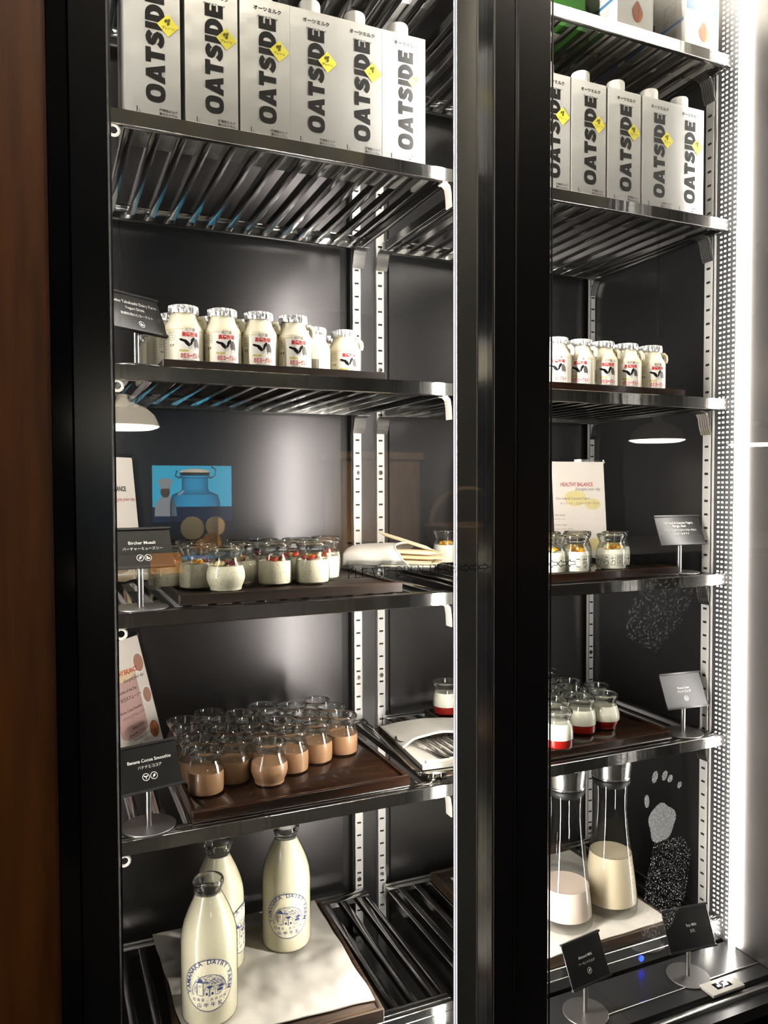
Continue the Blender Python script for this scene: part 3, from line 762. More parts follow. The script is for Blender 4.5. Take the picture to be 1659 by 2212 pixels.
# ------------------------------------------------------------------ napkins on the lowest trays
def napkin(corners, z, label, seed, parent=None, name='napkin', droop=.006, amp=.0042):
    n = 44; d = MB(); c = [Vector((x, y, 0)) for x, y in corners]
    ctr = sum(c, Vector())/4
    vs = []; 
    for lay in (0, 1):
        for j in range(n+1):
            for i in range(n+1):
                u, v = i/n, j/n
                p = c[0]*(1-u)*(1-v)+c[1]*u*(1-v)+c[2]*u*v+c[3]*(1-u)*v
                e = min(u, 1-u, v, 1-v)
                q = Vector((p.x*7+seed, p.y*7, seed))
                h = amp*(1+noise.noise(q*1.3)) + amp*1.6*max(0, noise.noise(Vector((p.x*14+p.y*9+seed, p.y*5-p.x*4, 3)))) 
                p = p-ctr; p.x += .003*noise.noise(Vector((v*5, seed, 0)))*(abs(u-.5)*2); p.y += .003*noise.noise(Vector((u*5, seed+4, 0)))*(abs(v-.5)*2)
                vs.append((p.x, p.y, h*(min(1, e*9)*.8+.2)+(.0018 if lay else 0)))
    def id_(l, i, j): return l*(n+1)**2+j*(n+1)+i
    fs = []
    for j in range(n):
        for i in range(n):
            fs.append((id_(1, i, j), id_(1, i+1, j), id_(1, i+1, j+1), id_(1, i, j+1))); fs.append((id_(0, i, j), id_(0, i, j+1), id_(0, i+1, j+1), id_(0, i+1, j)))
    for i in range(n):
        fs += [(id_(0, i, 0), id_(0, i+1, 0), id_(1, i+1, 0), id_(1, i, 0)), (id_(0, i+1, n), id_(0, i, n), id_(1, i, n), id_(1, i+1, n)),
               (id_(0, 0, i+1), id_(0, 0, i), id_(1, 0, i), id_(1, 0, i+1)), (id_(0, n, i), id_(0, n, i+1), id_(1, n, i+1), id_(1, n, i))]
    d.add(vs, fs, 'cloth_flat')
    o = d.build(name, None, (ctr.x, ctr.y, z), ang=80)
    return tag(o, label, 'napkin')
ZN = ZS[5]+.0206
napkin([(.1240, .040), (.4030, .022), (.4080, .330), (.1120, .338)], ZN, 'white cloth napkin spread under the milk bottles', 1.0)
napkin([(.6820, .002), (.9750, .010), (.9780, .300), (.6860, .300)], ZN, 'white cloth napkin spread under the two carafes', 5.0, amp=.0010)
ZP = ZN+.0058

# ------------------------------------------------------------------ bottled yogurt drinks
def face(x, y, extra=0): return -atan2(x-CX, y-CY)+R(extra)
RB = .0268
def cyl(Rr, off=.00035): return lambda u, v: ((Rr+off)*sin(u/Rr), -(Rr+off)*cos(u/Rr), v)
def make_yogurt(label, loc, rz, group):
    t = thing('yogurt_drink_bottle', label, 'bottle', loc, rz, group)
    d = MB()
    d.lathe([(0, .0), (.0245, 0), (.0264, .0016), (RB, .004), (RB, .0500), (.0264, .0512), (.0266, .0526), (.0255, .0548), (.0225, .0600), (.0200, .0650), (.0186, .0690), (.0182, .0725), (.0190, .0735), (.0190, .080), (0, .080)], 'hdpe', 40)
    d.build('bottle_body', t)
    d = MB(); d.tube([(.0185, -.006, .0685), (.0230, -.007, .0690), (.0262, -.0075, .0655), (.0272, -.0075, .0600), (.0262, -.0070, .0545)], [.0036, .0040, .0042, .0040, .0036], 'hdpe', 12)
    d.build('handle', t)
    d = MB(); seg = 64; vs = []; fs = []
    rows = ((.0198, .0728), (.0206, .0760), (.0206, .0805), (.0200, .0835), (.0185, .0842), (0, .0843))
    for j, (rr, z) in enumerate(rows):
        for k in range(seg):
            a = 2*pi*k/seg; q = rr+(.0006*sin(k*2.9+j)+.0005*((k*7) % 3-1) if j < 4 else 0)
            vs.append((q*cos(a), q*sin(a), z+(.0007*sin(k*1.7) if j == 0 else 0)))
    for j in range(len(rows)-1):
        for k in range(seg): fs.append((j*seg+k, j*seg+(k+1) % seg, (j+1)*seg+(k+1) % seg, (j+1)*seg+k))
    d.add(vs, fs, 'foil'); d.build('foil_cap', t, ang=15)
    # printed label
    d = MB(); f1 = cyl(RB, .0002); f2 = cyl(RB, .0005); f3 = cyl(RB, .0007)
    rect2(d, f1, -.0175, .0200, .0045, .0490, 'label_white', 14, 1)
    for a, e in ((-.0380, -.0085), (.0085, .030)): 
        for k in range(8): line2(d, f2, [(a+(e-a)*k/8, .0485), (a+(e-a)*(k+1)/8, .0485)], .0006, 'gold')
    text(d, '北海道', f2, .0, .0462, 'ink_grey', wd=.0140, bold=.01)
    text(d, '高橋牧場', f2, .0, .0385, 'ink_red', wd=.0225, h=.0066, bold=.022)
    # cow picture: ears, dark patches, grey face, pale muzzle
    disc2(d, f2, -.0105, .0335, .0045, .0018, 'ink', 14, R(-20)); disc2(d, f2, -.0045, .0300, .0060, .0026, 'ink', 14, R(-48))
    disc2(d, f2, .0035, .0345, .0042, .0022, 'ink', 14, R(55)); disc2(d, f2, .0015, .0300, .0030, .0016, 'ink', 12, R(70))
    disc2(d, f2, .0092, .0290, .0036, .0078, 'ink_grey', 18, R(8)); disc2(d, f3, .0092, .0232, .0022, .0016, 'label_white', 12)
    ring2(d, f2, -.0005, .0250, .0030, .0026, .0004, 'ink_grey', 18); 
    for (a, e) in ((-.0012, .0255), (.0012, .0255)): disc2(d, f3, a, e, .0004, .0005, 'ink', 8)
    line2(d, f2, [(.0045, .036), (.0045, .026)], .0003, 'ink_grey')
    for k in range(4): disc2(d, f2, -.0125+.0028*k, .0195, .0022, .0016, 'yellow', 12)
    text(d, 'こだわり', f3, -.0083, .0186, 'label_white', wd=.0090, bold=.02)
    text(d, 'のむヨーグルト', f2, .0005, .0090, 'ink_red', wd=.0270, h=.0078, bold=.026)
    text(d, 'NISEKO Yogurt Drink', f2, .0, .0060, 'ink_grey', wd=.0205)
    # left side: text box and cow horns mark
    line2(d, f2, [(-.0300, .0460), (-.0255, .0460), (-.0210, .0460), (-.0210, .0340), (-.0255, .0340), (-.0300, .0340), (-.0300, .0460)], .0004, 'ink_grey')
    for k, s_ in enumerate(('種類別', '発酵乳', '要冷蔵')): text(d, s_, f2, -.0255, .0425-.0033*k, 'ink_grey', wd=.0066)
    line2(d, f2, [(-.0285, .0265), (-.0265, .0280), (-.0265, .0245)], .0008, 'ink'); line2(d, f2, [(-.0215, .0265), (-.0235, .0280), (-.0235, .0245)], .0008, 'ink')
    # right and back: bar code and small print
    x = .0310
    for k in range(16):
        ww = (.0004, .0007, .0003, .0009)[k*5 % 4]; rect2(d, f2, x, x+ww, .0110, .0320, 'ink'); x += ww+.0005
    line2(d, f2, [(.0470, .0460), (.0510, .0460), (.0550, .0460), (.0550, .0330), (.0510, .0330), (.0470, .0330), (.0470, .0460)], .0004, 'ink_grey')
    for k in range(5): text(d, '名称原材料', f2, .0510, .0280-.0040*k, 'ink_grey', wd=.0085)
    for k in range(8): text(d, '成分表示', f2, -.0390, .0420-.0042*k, 'ink_grey', wd=.0075)
    d.build('label_print', t, smooth=False)
    return t
yog = None
def place_yog(x, y, rz, label, group, z):
    global yog
    if yog is None: yog = make_yogurt(label, (x, y, z), rz, group)
    else: dup(yog, (x, y, z), rz, label, group)
ZY = ZS[2]+.0091
G1, G2 = 'yogurt drink bottles on the left tray', 'yogurt drink bottles on the right tray'
fr = ((.1335, .062, 19), (.1880, .062, 12), (.2410, .062, 12), (.2930, .063, 18))
for i, (x, y, e) in enumerate(fr):
    place_yog(x, y, face(x, y, e), 'yogurt drink bottle, %s in the left front row' % ('leftmost', 'second from the left', 'third from the left', 'rightmost with a flapped foil edge,')[i], G1, ZY)
bk = ((.4010, .136, 18, 'yogurt drink bottle with cow label, last at the right end of the left tray'), (.3480, .134, -85, 'yogurt drink bottle showing its barcode, second from the right on the left tray'),
      (.1270, .122, 24, 'yogurt drink bottle, second back in the leftmost column of the left tray'), (.1240, .180, 90, 'yogurt drink bottle showing small print, third back in the leftmost column'),
      (.1215, .238, 100, 'yogurt drink bottle, fourth back in the leftmost column of the left tray'), (.1190, .294, 60, 'yogurt drink bottle, last at the back of the leftmost column'),
      (.1830, .122, 40, 'yogurt drink bottle behind the gap of the first two front bottles'), (.2385, .122, 40, 'yogurt drink bottle behind the gap of the second and third front bottles'),
      (.2935, .122, 40, 'yogurt drink bottle behind the gap of the third and fourth front bottles'), (.3930, .196, 30, 'yogurt drink bottle peeping over between the two rightmost left tray bottles'))
for x, y, e, l in bk: place_yog(x, y, face(x, y, e), l, G1, ZY)
for i, (x, e) in enumerate(((.756, 8), (.806, 2), (.8545, 22), (.9075, 18), (.9625, 30))):
    place_yog(x, .052, face(x, .052, e), 'yogurt drink bottle, %s in the right front row' % ('first, cut by the door stile,', 'second', 'third', 'fourth', 'last and nearest the LED strip')[i], G2, ZY)
for x, y, l in ((.800, .110, 'yogurt drink bottle behind the first gap of the right front row'), (.908, .112, 'yogurt drink bottle behind the third gap of the right front row'), (.967, .112, 'yogurt drink bottle behind the last one of the right front row')):
    place_yog(x, y, face(x, y, 30), l, G2, ZY)

# ------------------------------------------------------------------ pudding jars
JH = .0650
def jar_prof(bulb):
    if bulb: return [(.0, .0), (.0225, 0), (.0236, .0018), (.0232, .0060), (.0262, .0120), (.0288, .0210), (.0284, .0290), (.0258, .0380), (.0222, .0460), (.0208, .0500)]
    return [(.0, .0), (.0238, 0), (.0256, .0022), (.0267, .0060), (.0271, .0200), (.0268, .0300), (.0252, .0390), (.0222, .0465), (.0208, .0500)]
RIM = [(.0208, .0500), (.0212, .0525), (.0238, .0575), (.0256, .0610), (.0256, .0632), (.0246, .0650), (.0228, .0650), (.0220, .0635), (.0216, .0600), (.0196, .0540), (.0190, .0500)]
def interp(pr, z):
    for (r0, z0), (r1, z1) in zip(pr, pr[1:]):
        if z0 <= z <= z1 and z1 > z0: return r0+(r1-r0)*(z-z0)/(z1-z0)
    return pr[-1][0]
def liquid(d, pr, z0, z1, mat, ins=.0010, n=12, sink=.0, seg=32, fuzz=0):
    prof = [(0, z0)]+[(interp(pr, z0+(z1-z0)*i/n)-ins, z0+(z1-z0)*i/n) for i in range(n+1)]
    r = prof[-1][0]
    prof += [(r-.0012, z1-.0006-sink*.3), (r*.7, z1-.001-sink), (r*.35, z1-.001-sink*1.1), (0, z1-.001-sink*1.1)]
    d.lathe(prof, mat, seg)
def make_jar(name, label, loc, bulb, fills, group, toppings=None, seed=0, fillname='filling', rz=0):
    pr = jar_prof(bulb); t = thing(name, label, 'jar', loc, rz, group)
    d = MB()
    top = fills[-1][2]
    prof = pr+RIM[1:]; mats = ['jar']*(len(pr)-1)+['jar_rim']*(len(RIM)-1)
    inner = [(interp(pr, z)-.0020, z) for z in (.0499, .046, .042, top+.0005)]
    d.lathe(pr, 'jar', 32); d.lathe(inner, 'jar', 32)
    d.lathe(RIM+[RIM[0]], 'jar_rim', 36)
    d.build('jar_glass', t, ang=50)
    for z0, z1, zt, mat, nm in [(f[0], f[1], f[2], f[3], f[4]) for f in fills]:
        d = MB(); liquid(d, pr, z0, z1, mat, .0010 if mat != 'muesli' else .0012, sink=.001); d.build(nm, t, ang=60)
    if toppings:
        rng = random.Random(seed)
        d = MB()
        for k in range(toppings[1]):
            a = rng.uniform(0, 2*pi); rr = rng.uniform(.003, .0145); sx, sy, sz = rng.uniform(.0045, .0072), rng.uniform(.0035, .0055), rng.uniform(.003, .0045)
            mt = toppings[0][k % len(toppings[0])]; th = rng.uniform(0, pi); cx_, cy_, cz_ = rr*cos(a), rr*sin(a), top+.0012+rng.uniform(0, .0035)
            def fn(x, y, z, th=th, c=(cx_, cy_, cz_), s_=(sx, sy, sz), q=rng.uniform(-.5, .5)):
                x, y, z = x*s_[0], y*s_[1], z*s_[2]+x*q*s_[2]
                return (c[0]+x*cos(th)-y*sin(th), c[1]+x*sin(th)+y*cos(th), c[2]+z)
            d.lathe([(0, -1), (.6, -.8), (.95, -.25), (1, .2), (.7, .75), (.3, .95), (0, 1)], mt, 10, fn=fn)
        d.build(toppings[2], t, ang=60)
    return t
# cocoa smoothies
cols = [[(.1627, .0898), (.1578, .1425), (.1560, .1960), (.1545, .2480), (.2035, .2760)], [(.2085, .1170), (.2068, .1720), (.2050, .2245), (.2505, .2480), (.2970, .2750)],
        [(.2575, .0860), (.2555, .1480), (.2535, .1985), (.2985, .2240), (.3445, .2545)], [(.3040, .1220), (.3020, .1745), (.3520, .2010), (.3945, .2700)], [(.3535, .1480), (.4050, .2235)], [(.4060, .1680)]]
jA = jB = None; GJ = 'cocoa smoothie jars'
cn = ['leftmost', 'second', 'third', 'fourth', 'fifth', 'rightmost']
for i, c in enumerate(cols):
    for j, (x, y) in enumerate(c):
        bulb = (i, j) in ((2, 0), (3, 2), (1, 3))
        l = 'glass jar of cocoa smoothie, ' + ('the front one' if j == 0 else '%s back' % ORD[j]) + ' in the %s diagonal row' % cn[i] if len(c) > 1 else 'glass jar of cocoa smoothie at the right end of the tray'
        if bulb: l = l.replace('glass jar', 'round-bellied jar')
        z = ZS[4]+.0131
        f = [(.003, .0335, .0335, 'smoothie', 'smoothie')]
        if bulb:
            if jB is None: jB = make_jar('smoothie_jar', l, (x, y, z), True, f, GJ)
            else: dup(jB, (x, y, z), 0, l, GJ)
        elif jA is None: jA = make_jar('smoothie_jar', l, (x, y, z), False, f, GJ)
        else: dup(jA, (x, y, z), i+j*.7, l, GJ)
# muesli jars
mus = [(.190, .066, 1, 'round-bellied muesli jar with strawberry at the very front of its tray'), (.158, .117, 0, 'muesli jar with orange fruit just left of the round-bellied one'), (.118, .157, 0, 'muesli jar behind the right edge of the small black sign'),
       (.110, .2500, 0, 'muesli jar at the far left back of its tray'), (.226, .136, 1, 'muesli jar half hidden right behind the round-bellied one'), (.276, .112, 0, 'muesli jar with red strawberry in the middle of the front'),
       (.316, .158, 0, 'muesli jar between and behind the two right front muesli jars'), (.334, .104, 0, 'muesli jar with strawberry, rightmost of the front muesli jars'), (.397, .223, 0, 'muesli jar at the right back end nearest the straws'),
       (.172, .174, 0, 'muesli jar in the second row above the round-bellied one'), (.230, .192, 0, 'muesli jar third back in the middle of its tray'), (.285, .212, 0, 'muesli jar at the back behind the middle front one'),
       (.341, .207, 0, 'muesli jar at the back, second from the straws'), (.168, .231, 0, 'muesli jar at the back left of the middle'), (.370, .155, 0, 'muesli jar just right behind the rightmost front one')]
for i, (x, y, bl, l) in enumerate(mus):
    make_jar('muesli_jar', l, (x, y, ZS[3]+.0114), bl, [(.004, .0385, .0385, 'muesli', 'muesli')], 'bircher muesli jars', ((['berry', 'berry', 'pale_fruit', 'berry2'] if i % 3 != 1 else ['berry', 'mango', 'berry2', 'pale_fruit']), 8, 'fruit_topping'), i+3, rz=i)
# mango yogurt jars
man = [(.753, .060, 'mango yogurt jar cut by the door stile at the front'), (.799, .056, 'mango yogurt jar in the middle of the front'), (.8885, .066, 'mango yogurt jar at the front right with most mango'), (.934, .108, 'mango yogurt jar behind the right front one, nearest the LED strip'),
       (.845, .108, 'mango yogurt jar behind the gap of the two right front jars'), (.777, .116, 'mango yogurt jar in the second row beside the door stile'), (.880, .152, 'mango yogurt jar in the third row on the right'), (.818, .162, 'mango yogurt jar in the third row in the middle'),
       (.6720, .290, 'mango yogurt jar alone behind the centre post, above the straws')]
for i, (x, y, l) in enumerate(man):
    make_jar('yogurt_jar', l, (x, y, ZS[3]+.0114), False, [(.004, .0375, .0375, 'yogurt', 'yogurt')], 'mango coconut yogurt jars', (['mango', 'mango', 'mango', 'pale_fruit'], 8, 'mango_topping'), i+40, rz=i)
# red and white puddings
pud = [(.754, .040, 0, 'red and white pudding jar at the front beside the door stile'), (.841, .088, 0, 'red and white pudding jar, middle of the three front ones'), (.8965, .092, 1, 'round-bellied red and white pudding jar at the right end'), (.922, .147, 0, 'red and white pudding jar behind the round-bellied one'),
       (.868, .143, 0, 'red and white pudding jar second back in the middle column'), (.787, .096, 0, 'red and white pudding jar second back beside the door stile'), (.812, .148, 0, 'red and white pudding jar third back beside the door stile'), (.893, .196, 0, 'red and white pudding jar third back in the middle column'),
       (.838, .202, 0, 'red and white pudding jar fourth back beside the door stile'), (.905, .290, 0, 'tall standing red and white pudding jar at the very back'), (.866, .255, 0, 'red and white pudding jar fifth back, half hidden'), (.672, .292, 0, 'red and white pudding jar behind the centre post above the spoons')]
pA = None
for i, (x, y, bl, l) in enumerate(pud):
    z = ZS[4]+.0131
    f = [(.004, .0175, .0450, 'red', 'strawberry_sauce'), (.0178, .0440, .0440, 'yogurt', 'panna_cotta')]
    if bl or pA is None:
        t = make_jar('pudding_jar', l, (x, y, z), bl, f, 'red and white pudding jars')
        if not bl: pA = t
    else: dup(pA, (x, y, z), i, l, 'red and white pudding jars')

# ------------------------------------------------------------------ milk bottles
MR = .0418
mprof = [(0, 0), (.0360, 0), (.0400, .0025), (MR, .009), (MR, .1130), (.0405, .1270), (.0365, .1425), (.0300, .1590), (.0235, .1730), (.0198, .1810), (.0185, .1850)]
mrim = [(.0190, .1870), (.0212, .1925), (.0228, .1965), (.0228, .2000), (.0214, .2030), (.0196, .2030), (.0185, .2005), (.0175, .1930), (.0168, .1850)]
def make_milk(label, loc, rz):
    t = thing('milk_bottle', label, 'bottle', loc, rz, 'dairy milk bottles')
    d = MB(); d.lathe(mprof, 'bottle_glass', 48); d.lathe([mprof[-1]]+mrim+[mprof[-1]], 'jar_rim', 48); d.build('bottle_glass', t, ang=50)
    d = MB(); q = [(0, .003)]+[(max(.001, r-.0012), max(z, .003)) for r, z in mprof[1:-1]]+[(.0178, .1835), (.016, .1830), (0, .1828)]
    d.lathe(q, 'milk', 48); d.build('milk', t, ang=60)
    d = MB(); f = cyl(MR, .0004); cx, cz, rx, ry = 0, .0660, .0370, .0385
    f0 = cyl(MR, .0002); f5 = cyl(MR, .0006)
    # pale oval ground in rings, then two outlines
    n = 48
    for a, c in ((0.001, .33), (.33, .66), (.66, .97)):
        ring2(d, f0, cx, cz, rx*c, ry*c, 0, 'label_white', n) if False else d.add([(cx+rx*s_*cos(2*pi*i/n), cz+ry*s_*sin(2*pi*i/n)) for i in range(n) for s_ in (a, c)], [(2*i, 2*i+1, (2*i+3) % (2*n), (2*i+2) % (2*n)) for i in range(n)], 'milk', f0)
    ring2(d, f, cx, cz, rx, ry, .0007, 'ink_blue', 64); ring2(d, f, cx, cz, rx-.0013, ry-.0013, .0004, 'ink_blue', 64)
    # lettering round the rim
    s_ = 'YAMANAKA DAIRY FARM'
    for k, ch in enumerate(s_):
        if ch == ' ': continue
        a = R(200-220*k/(len(s_)-1)); rr = (rx-.0080, ry-.0082)
        px, pz = cx+rr[0]*cos(a), cz+.001+rr[1]*sin(a); th = a-pi/2
        text(d, ch, lambda u, v, px=px, pz=pz, th=th: f(px+u*cos(th)-v*sin(th), pz+u*sin(th)+v*cos(th)), 0, 0, 'ink_blue', h=.0066, stretch=1.0, bold=.008)
    # domed picture: outline, tower, two houses, hills, cow
    bx, bz, br, bh = 0, .0570, .0255, .0250
    ring2(d, f, bx, bz, br, bh, .0008, 'ink_blue', 32, 0, pi)
    line2(d, f, [(-br, bz), (-br+.001, bz-.004), (-.012, bz-.0055), (0, bz-.0060), (.012, bz-.0055), (br-.001, bz-.003), (br, bz)], .0008, 'ink_blue')
    rng = random.Random(3)
    for k in range(150):
        a = rng.uniform(R(12), R(118)); q = rng.uniform(.30, .93); x, z = bx+br*q*cos(a), bz+bh*q*sin(a)
        if x > -.008 and z > bz+.004+(.006 if x < .010 else 0): line2(d, f, [(x-.0012, z+rng.uniform(-.0006, .0006)), (x, z+.0005), (x+.0012, z)], .0005, 'ink_blue')
    for k in range(50):
        x, z = -.0215+rng.uniform(-.002, .004), bz-.003+rng.uniform(0, .012); line2(d, f, [(x, z), (x+.0006, z+.0007)], .0004, 'ink_blue')
    d.add([(-.0195, bz+.0135), (-.0075, bz+.0128), (-.0115, bz+.0190), (-.0140, bz+.0195)], [(0, 1, 2, 3)], 'ink_blue', f5)
    for x in (-.0180, -.0092): line2(d, f5, [(x, bz+.013), (x, bz-.005)], .0006, 'ink_blue')
    ring2(d, f5, -.0140, bz+.0085, .0014, .0014, .0005, 'ink_blue', 14)
    for x in (-.0040, .0040):
        line2(d, f5, [(x-.0038, bz-.0052), (x-.0038, bz+.0040), (x, bz+.0075), (x+.0038, bz+.0040), (x+.0038, bz-.0052)], .0006, 'ink_blue')
        rect2(d, f5, x-.0014, x+.0014, bz-.0048, bz-.0010, 'ink_blue')
        for e in (-.0014, .0014): ring2(d, f5, x+e, bz+.0028, .0008, .0008, .0004, 'ink_blue', 10)
    d.add([(-.0040, bz+.0078), (0, bz+.0045), (.0040, bz+.0078), (.0030, bz+.0092), (-.0008, bz+.0088)], [(0, 1, 2), (0, 2, 3, 4)], 'ink_blue', f5)
    disc2(d, f5, .0165, bz+.0060, .0036, .0016, 'ink_blue', 14, R(12)); disc2(d, f5, .0150, bz+.0010, .0046, .0018, 'ink_blue', 14)
    for x in (.0115, .0135, .0170, .0190): line2(d, f5, [(x, bz+.001), (x, bz-.003)], .0006, 'ink_blue')
    line2(d, f5, [(.0085, bz+.0030), (.0230, bz+.0045)], .0005, 'ink_blue')
    for k, ch in enumerate('北海道・赤井川村'): 
        u = -.0225+.0064*k; text(d, ch, f, u, .0430+abs(u)*.04, 'ink_blue', h=.0046 if ch != '・' else .001)
    for k, ch in enumerate('山中牛乳'): text(d, ch, f, -.0150+.0100*k, .0345, 'ink_blue', h=.0068, bold=.012)
    d.build('label_print', t, smooth=False)
    return t
mk = make_milk('milk bottle nearest the glass, cut by the bottom edge of the photo', (.1650, .0930, ZP), face(.165, .093, 0))
dup(mk, (.3215, .2200, ZP), face(.3215, .22, 4), 'milk bottle standing alone on the right of the napkin')
dup(mk, (.2020, .2040, ZP), face(.202, .204, 62), 'milk bottle half hidden behind the nearest one')

# ------------------------------------------------------------------ carafes
cprof = [(0, 0), (.046, 0), (.0490, .004), (.0495, .012), (.0478, .035), (.0445, .065), (.0400, .100), (.0358, .135), (.0324, .170), (.0310, .195), (.0312, .215), (.0328, .236), (.0332, .240)]
def carafe(label, loc, fill, mat, foam):
    t = thing('drink_carafe', label, 'carafe', loc, 0, 'glass carafes with steel lids')
    d = MB(); d.lathe(cprof+[(.0325, .240), (.0310, .236)], 'bottle_glass', 48); d.build('carafe_glass', t, ang=50)
    d = MB(); q = [(0, .018), (.0440, .0182)]+[(interp(cprof[2:], .019+(fill-.019)*i/12)-.0014, .0195+(fill-.0195)*i/12) for i in range(13)]
    r = q[-1][0]; q += [(r-.003, fill-.001), (r*.5, fill-.0022), (0, fill-.0022)]
    d.lathe(q, mat, 48); d.build('drink', t, ang=60)
    if foam:
        rng = random.Random(5); d = MB()
        for k in range(46):
            a = 2*pi*k/46; rr = interp(cprof[2:], fill)-.0030; s_ = rng.uniform(.0008, .0018)
            d.lathe([(0, -s_), (s_*.7, -s_*.7), (s_, 0), (s_*.7, s_*.7), (0, s_)], 'jar', 8, ox=rr*cos(a), oy=rr*sin(a), fn=lambda x, y, z: (x, y, z+fill))
        d.build('foam', t)
    d = MB(); d.lathe([(.0300, .232), (.0345, .2385), (.0348, .2440), (.0328, .2465)], 'gasket', 40); d.build('seal_ring', t)
    d = MB(); d.lathe([(.0335, .2466), (.0355, .2480), (.0355, .2500), (.0345, .2510), (.0365, .2700), (.0395, .2930), (.0385, .2930), (.033, .272), (0, .270)], 'chrome', 48); d.build('pouring_lid', t, ang=50)
    return t
carafe('carafe of cream-coloured soy milk, the right one near the handprint', (.906, .083, ZP-.0015), .106, 'soy', True)
carafe('carafe of pinkish almond milk beside the door stile', (.799, .078, ZP-.0015), .070, 'almondmilk', False)

# ------------------------------------------------------------------ sign stands
def sign_stand(label, loc, rz, pw, ph, zc, tilt, draw, roll=0, frame='sign', post='post', base='base', face_mat='sign'):
    t = thing('sign_stand', label, 'sign', loc, rz, 'small sign stands')
    d = MB(); d.lathe([(0, 0), (.0355, 0), (.0362, .0006), (.0362, .0018), (.0355, .0024), (0, .0024)], base, 48); d.build('base', t)
    d = MB(); d.tube([(0, 0, .0024), (0, 0, zc-ph/2+.004)], .0042, post, 14); d.build('post', t)
    ca, sa = cos(tilt), sin(tilt); cr, sr = cos(roll), sin(roll)
    def pf(x, y, z):   # plate local: x across, y outwards to the back, z up along the plate
        x, z = x*cr-z*sr, x*sr+z*cr
        return (x, y*ca+z*sa, z*ca-y*sa+zc)
    d = MB(); d.bbox(-pw/2, pw/2, -.001, .0015, -ph/2, ph/2, face_mat, .0006, fn=pf)
    for z in (-ph/2, ph/2-.003): d.box(-pw/2-.001, pw/2+.001, -.0035, .002, z, z+.003, 'sign_grey', fn=pf)
    o = d.build('plate', t)
    d = MB(); draw(d, lambda u, v: pf(u, -.0014, v)); d.build('lettering', o, smooth=False)
    return t
def dr_banana(d, f):
    text(d, 'Banana Cocoa Smoothie', f, .003, .0070, 'ink_white', wd=.060, bold=.008); text(d, 'バナナとココア', f, .002, -.0015, 'ink_white', wd=.033)
    leaf_icon(d, f, -.0055, -.0130, .0050, kind=1); leaf_icon(d, f, .0055, -.0130, .0050, kind=0)
def dr_muesli(d, f):
    text(d, 'Bircher Muesli', f, .003, .0050, 'ink_white', wd=.036, bold=.008); text(d, 'バーチャーミューズリー', f, .003, -.0035, 'ink_white', wd=.053)
    leaf_icon(d, f, -.0020, -.0145, .0048, kind=0); leaf_icon(d, f, .0085, -.0145, .0048, kind=2)
def dr_farm(d, f):
    text(d, 'Niseko Takahashi Dairy Farm', f, 0, .0115, 'ink_white', wd=.078, bold=.008); text(d, 'Yogurt Drink', f, 0, .0030, 'ink_white', wd=.032, bold=.008)
    text(d, '高橋牧場のむヨーグルト', f, 0, -.0060, 'ink_white', wd=.053); leaf_icon(d, f, .003, -.0170, .0048, kind=2)
def dr_chia(d, f):
    text(d, 'Chia Seed & Coconut Yogurt,', f, 0, .0110, 'ink_white', wd=.068, bold=.006); text(d, 'Mango, Kiwi', f, 0, .0045, 'ink_white', wd=.030, bold=.006)
    text(d, 'チアシード入りココナッツヨーグルト', f, 0, -.0020, 'ink_white', wd=.076); text(d, 'マンゴー＆キウイ', f, 0, -.0090, 'ink_white', wd=.038)
def dr_almond(d, f):
    text(d, 'Almond Milk', f, 0, .0045, 'ink_white', wd=.030, bold=.006); text(d, 'アーモンドミルク', f, 0, -.0045, 'ink_white', wd=.034); leaf_icon(d, f, .001, -.0150, .0045, kind=0)
def dr_soy(d, f):
    text(d, 'Soy Milk', f, .006, .0010, 'ink_white', wd=.021, bold=.006); text(d, '豆乳', f, .006, -.0070, 'ink_white', wd=.010)
def dr_panna(d, f):
    text(d, 'Panna Cotta', f, 0, .0030, 'ink_white', wd=.026); text(d, 'パンナコッタ', f, 0, -.0040, 'ink_white', wd=.030); leaf_icon(d, f, .001, -.0150, .0048, 'ink_white', kind=2)
sign_stand('black sign stand reading Banana Cocoa Smoothie', (.0745, .0340, ZS[4]+.0003), R(13), .086, .064, .0820, R(30), dr_banana)
sign_stand('black sign stand reading Bircher Muesli', (.0680, .0330, ZS[3]+.0003), R(9), .086, .058, .0810, R(26), dr_muesli)
sign_stand('black sign stand about yogurt drink beside the bottles', (.0670, .0370, ZS[2]+.0003), R(34), .092, .060, .0730, R(26), dr_farm)
sign_stand('black sign stand about chia seed and coconut yogurt', (1.0350, .0500, ZS[3]+.0003), R(-3), .104, .058, .0790, R(22), dr_chia)
sign_stand('pale glaring sign stand beside the red and white pudding jars', (1.0370, .0390, ZS[4]+.0003), R(-5), .090, .066, .0800, R(24), dr_panna, base='base', face_mat='sign_pale')
sign_stand('dark sign stand reading Almond Milk in front of the carafes', (.7370, -.0600, .4030), R(7), .082, .068, .0870, R(25), dr_almond)
sign_stand('dark sign stand reading Soy Milk beside the LED strip', (.9590, -.0560, .4030), R(-7), .092, .068, .0850, R(24), dr_soy)
# small door sensor plate on the sill
t = thing('sensor_plate', 'small pale sensor plate with a dark window on the fridge sill', 'sensor plate', (.989, -.1020, .4027), 0)
d = MB(); d.bbox(-.036, .036, -.0155, .0155, 0, .005, 'plate_white', .0008); d.build('housing', t)
d = MB(); d.bbox(-.017, .017, -.0075, .0075, .005, .0054, 'screen', .0003)
d.box(-.012, -.004, -.003, .002, .0054, .0056, 'trim'); d.box(.002, .011, -.004, .004, .0054, .0056, 'trim'); d.build('window', t)

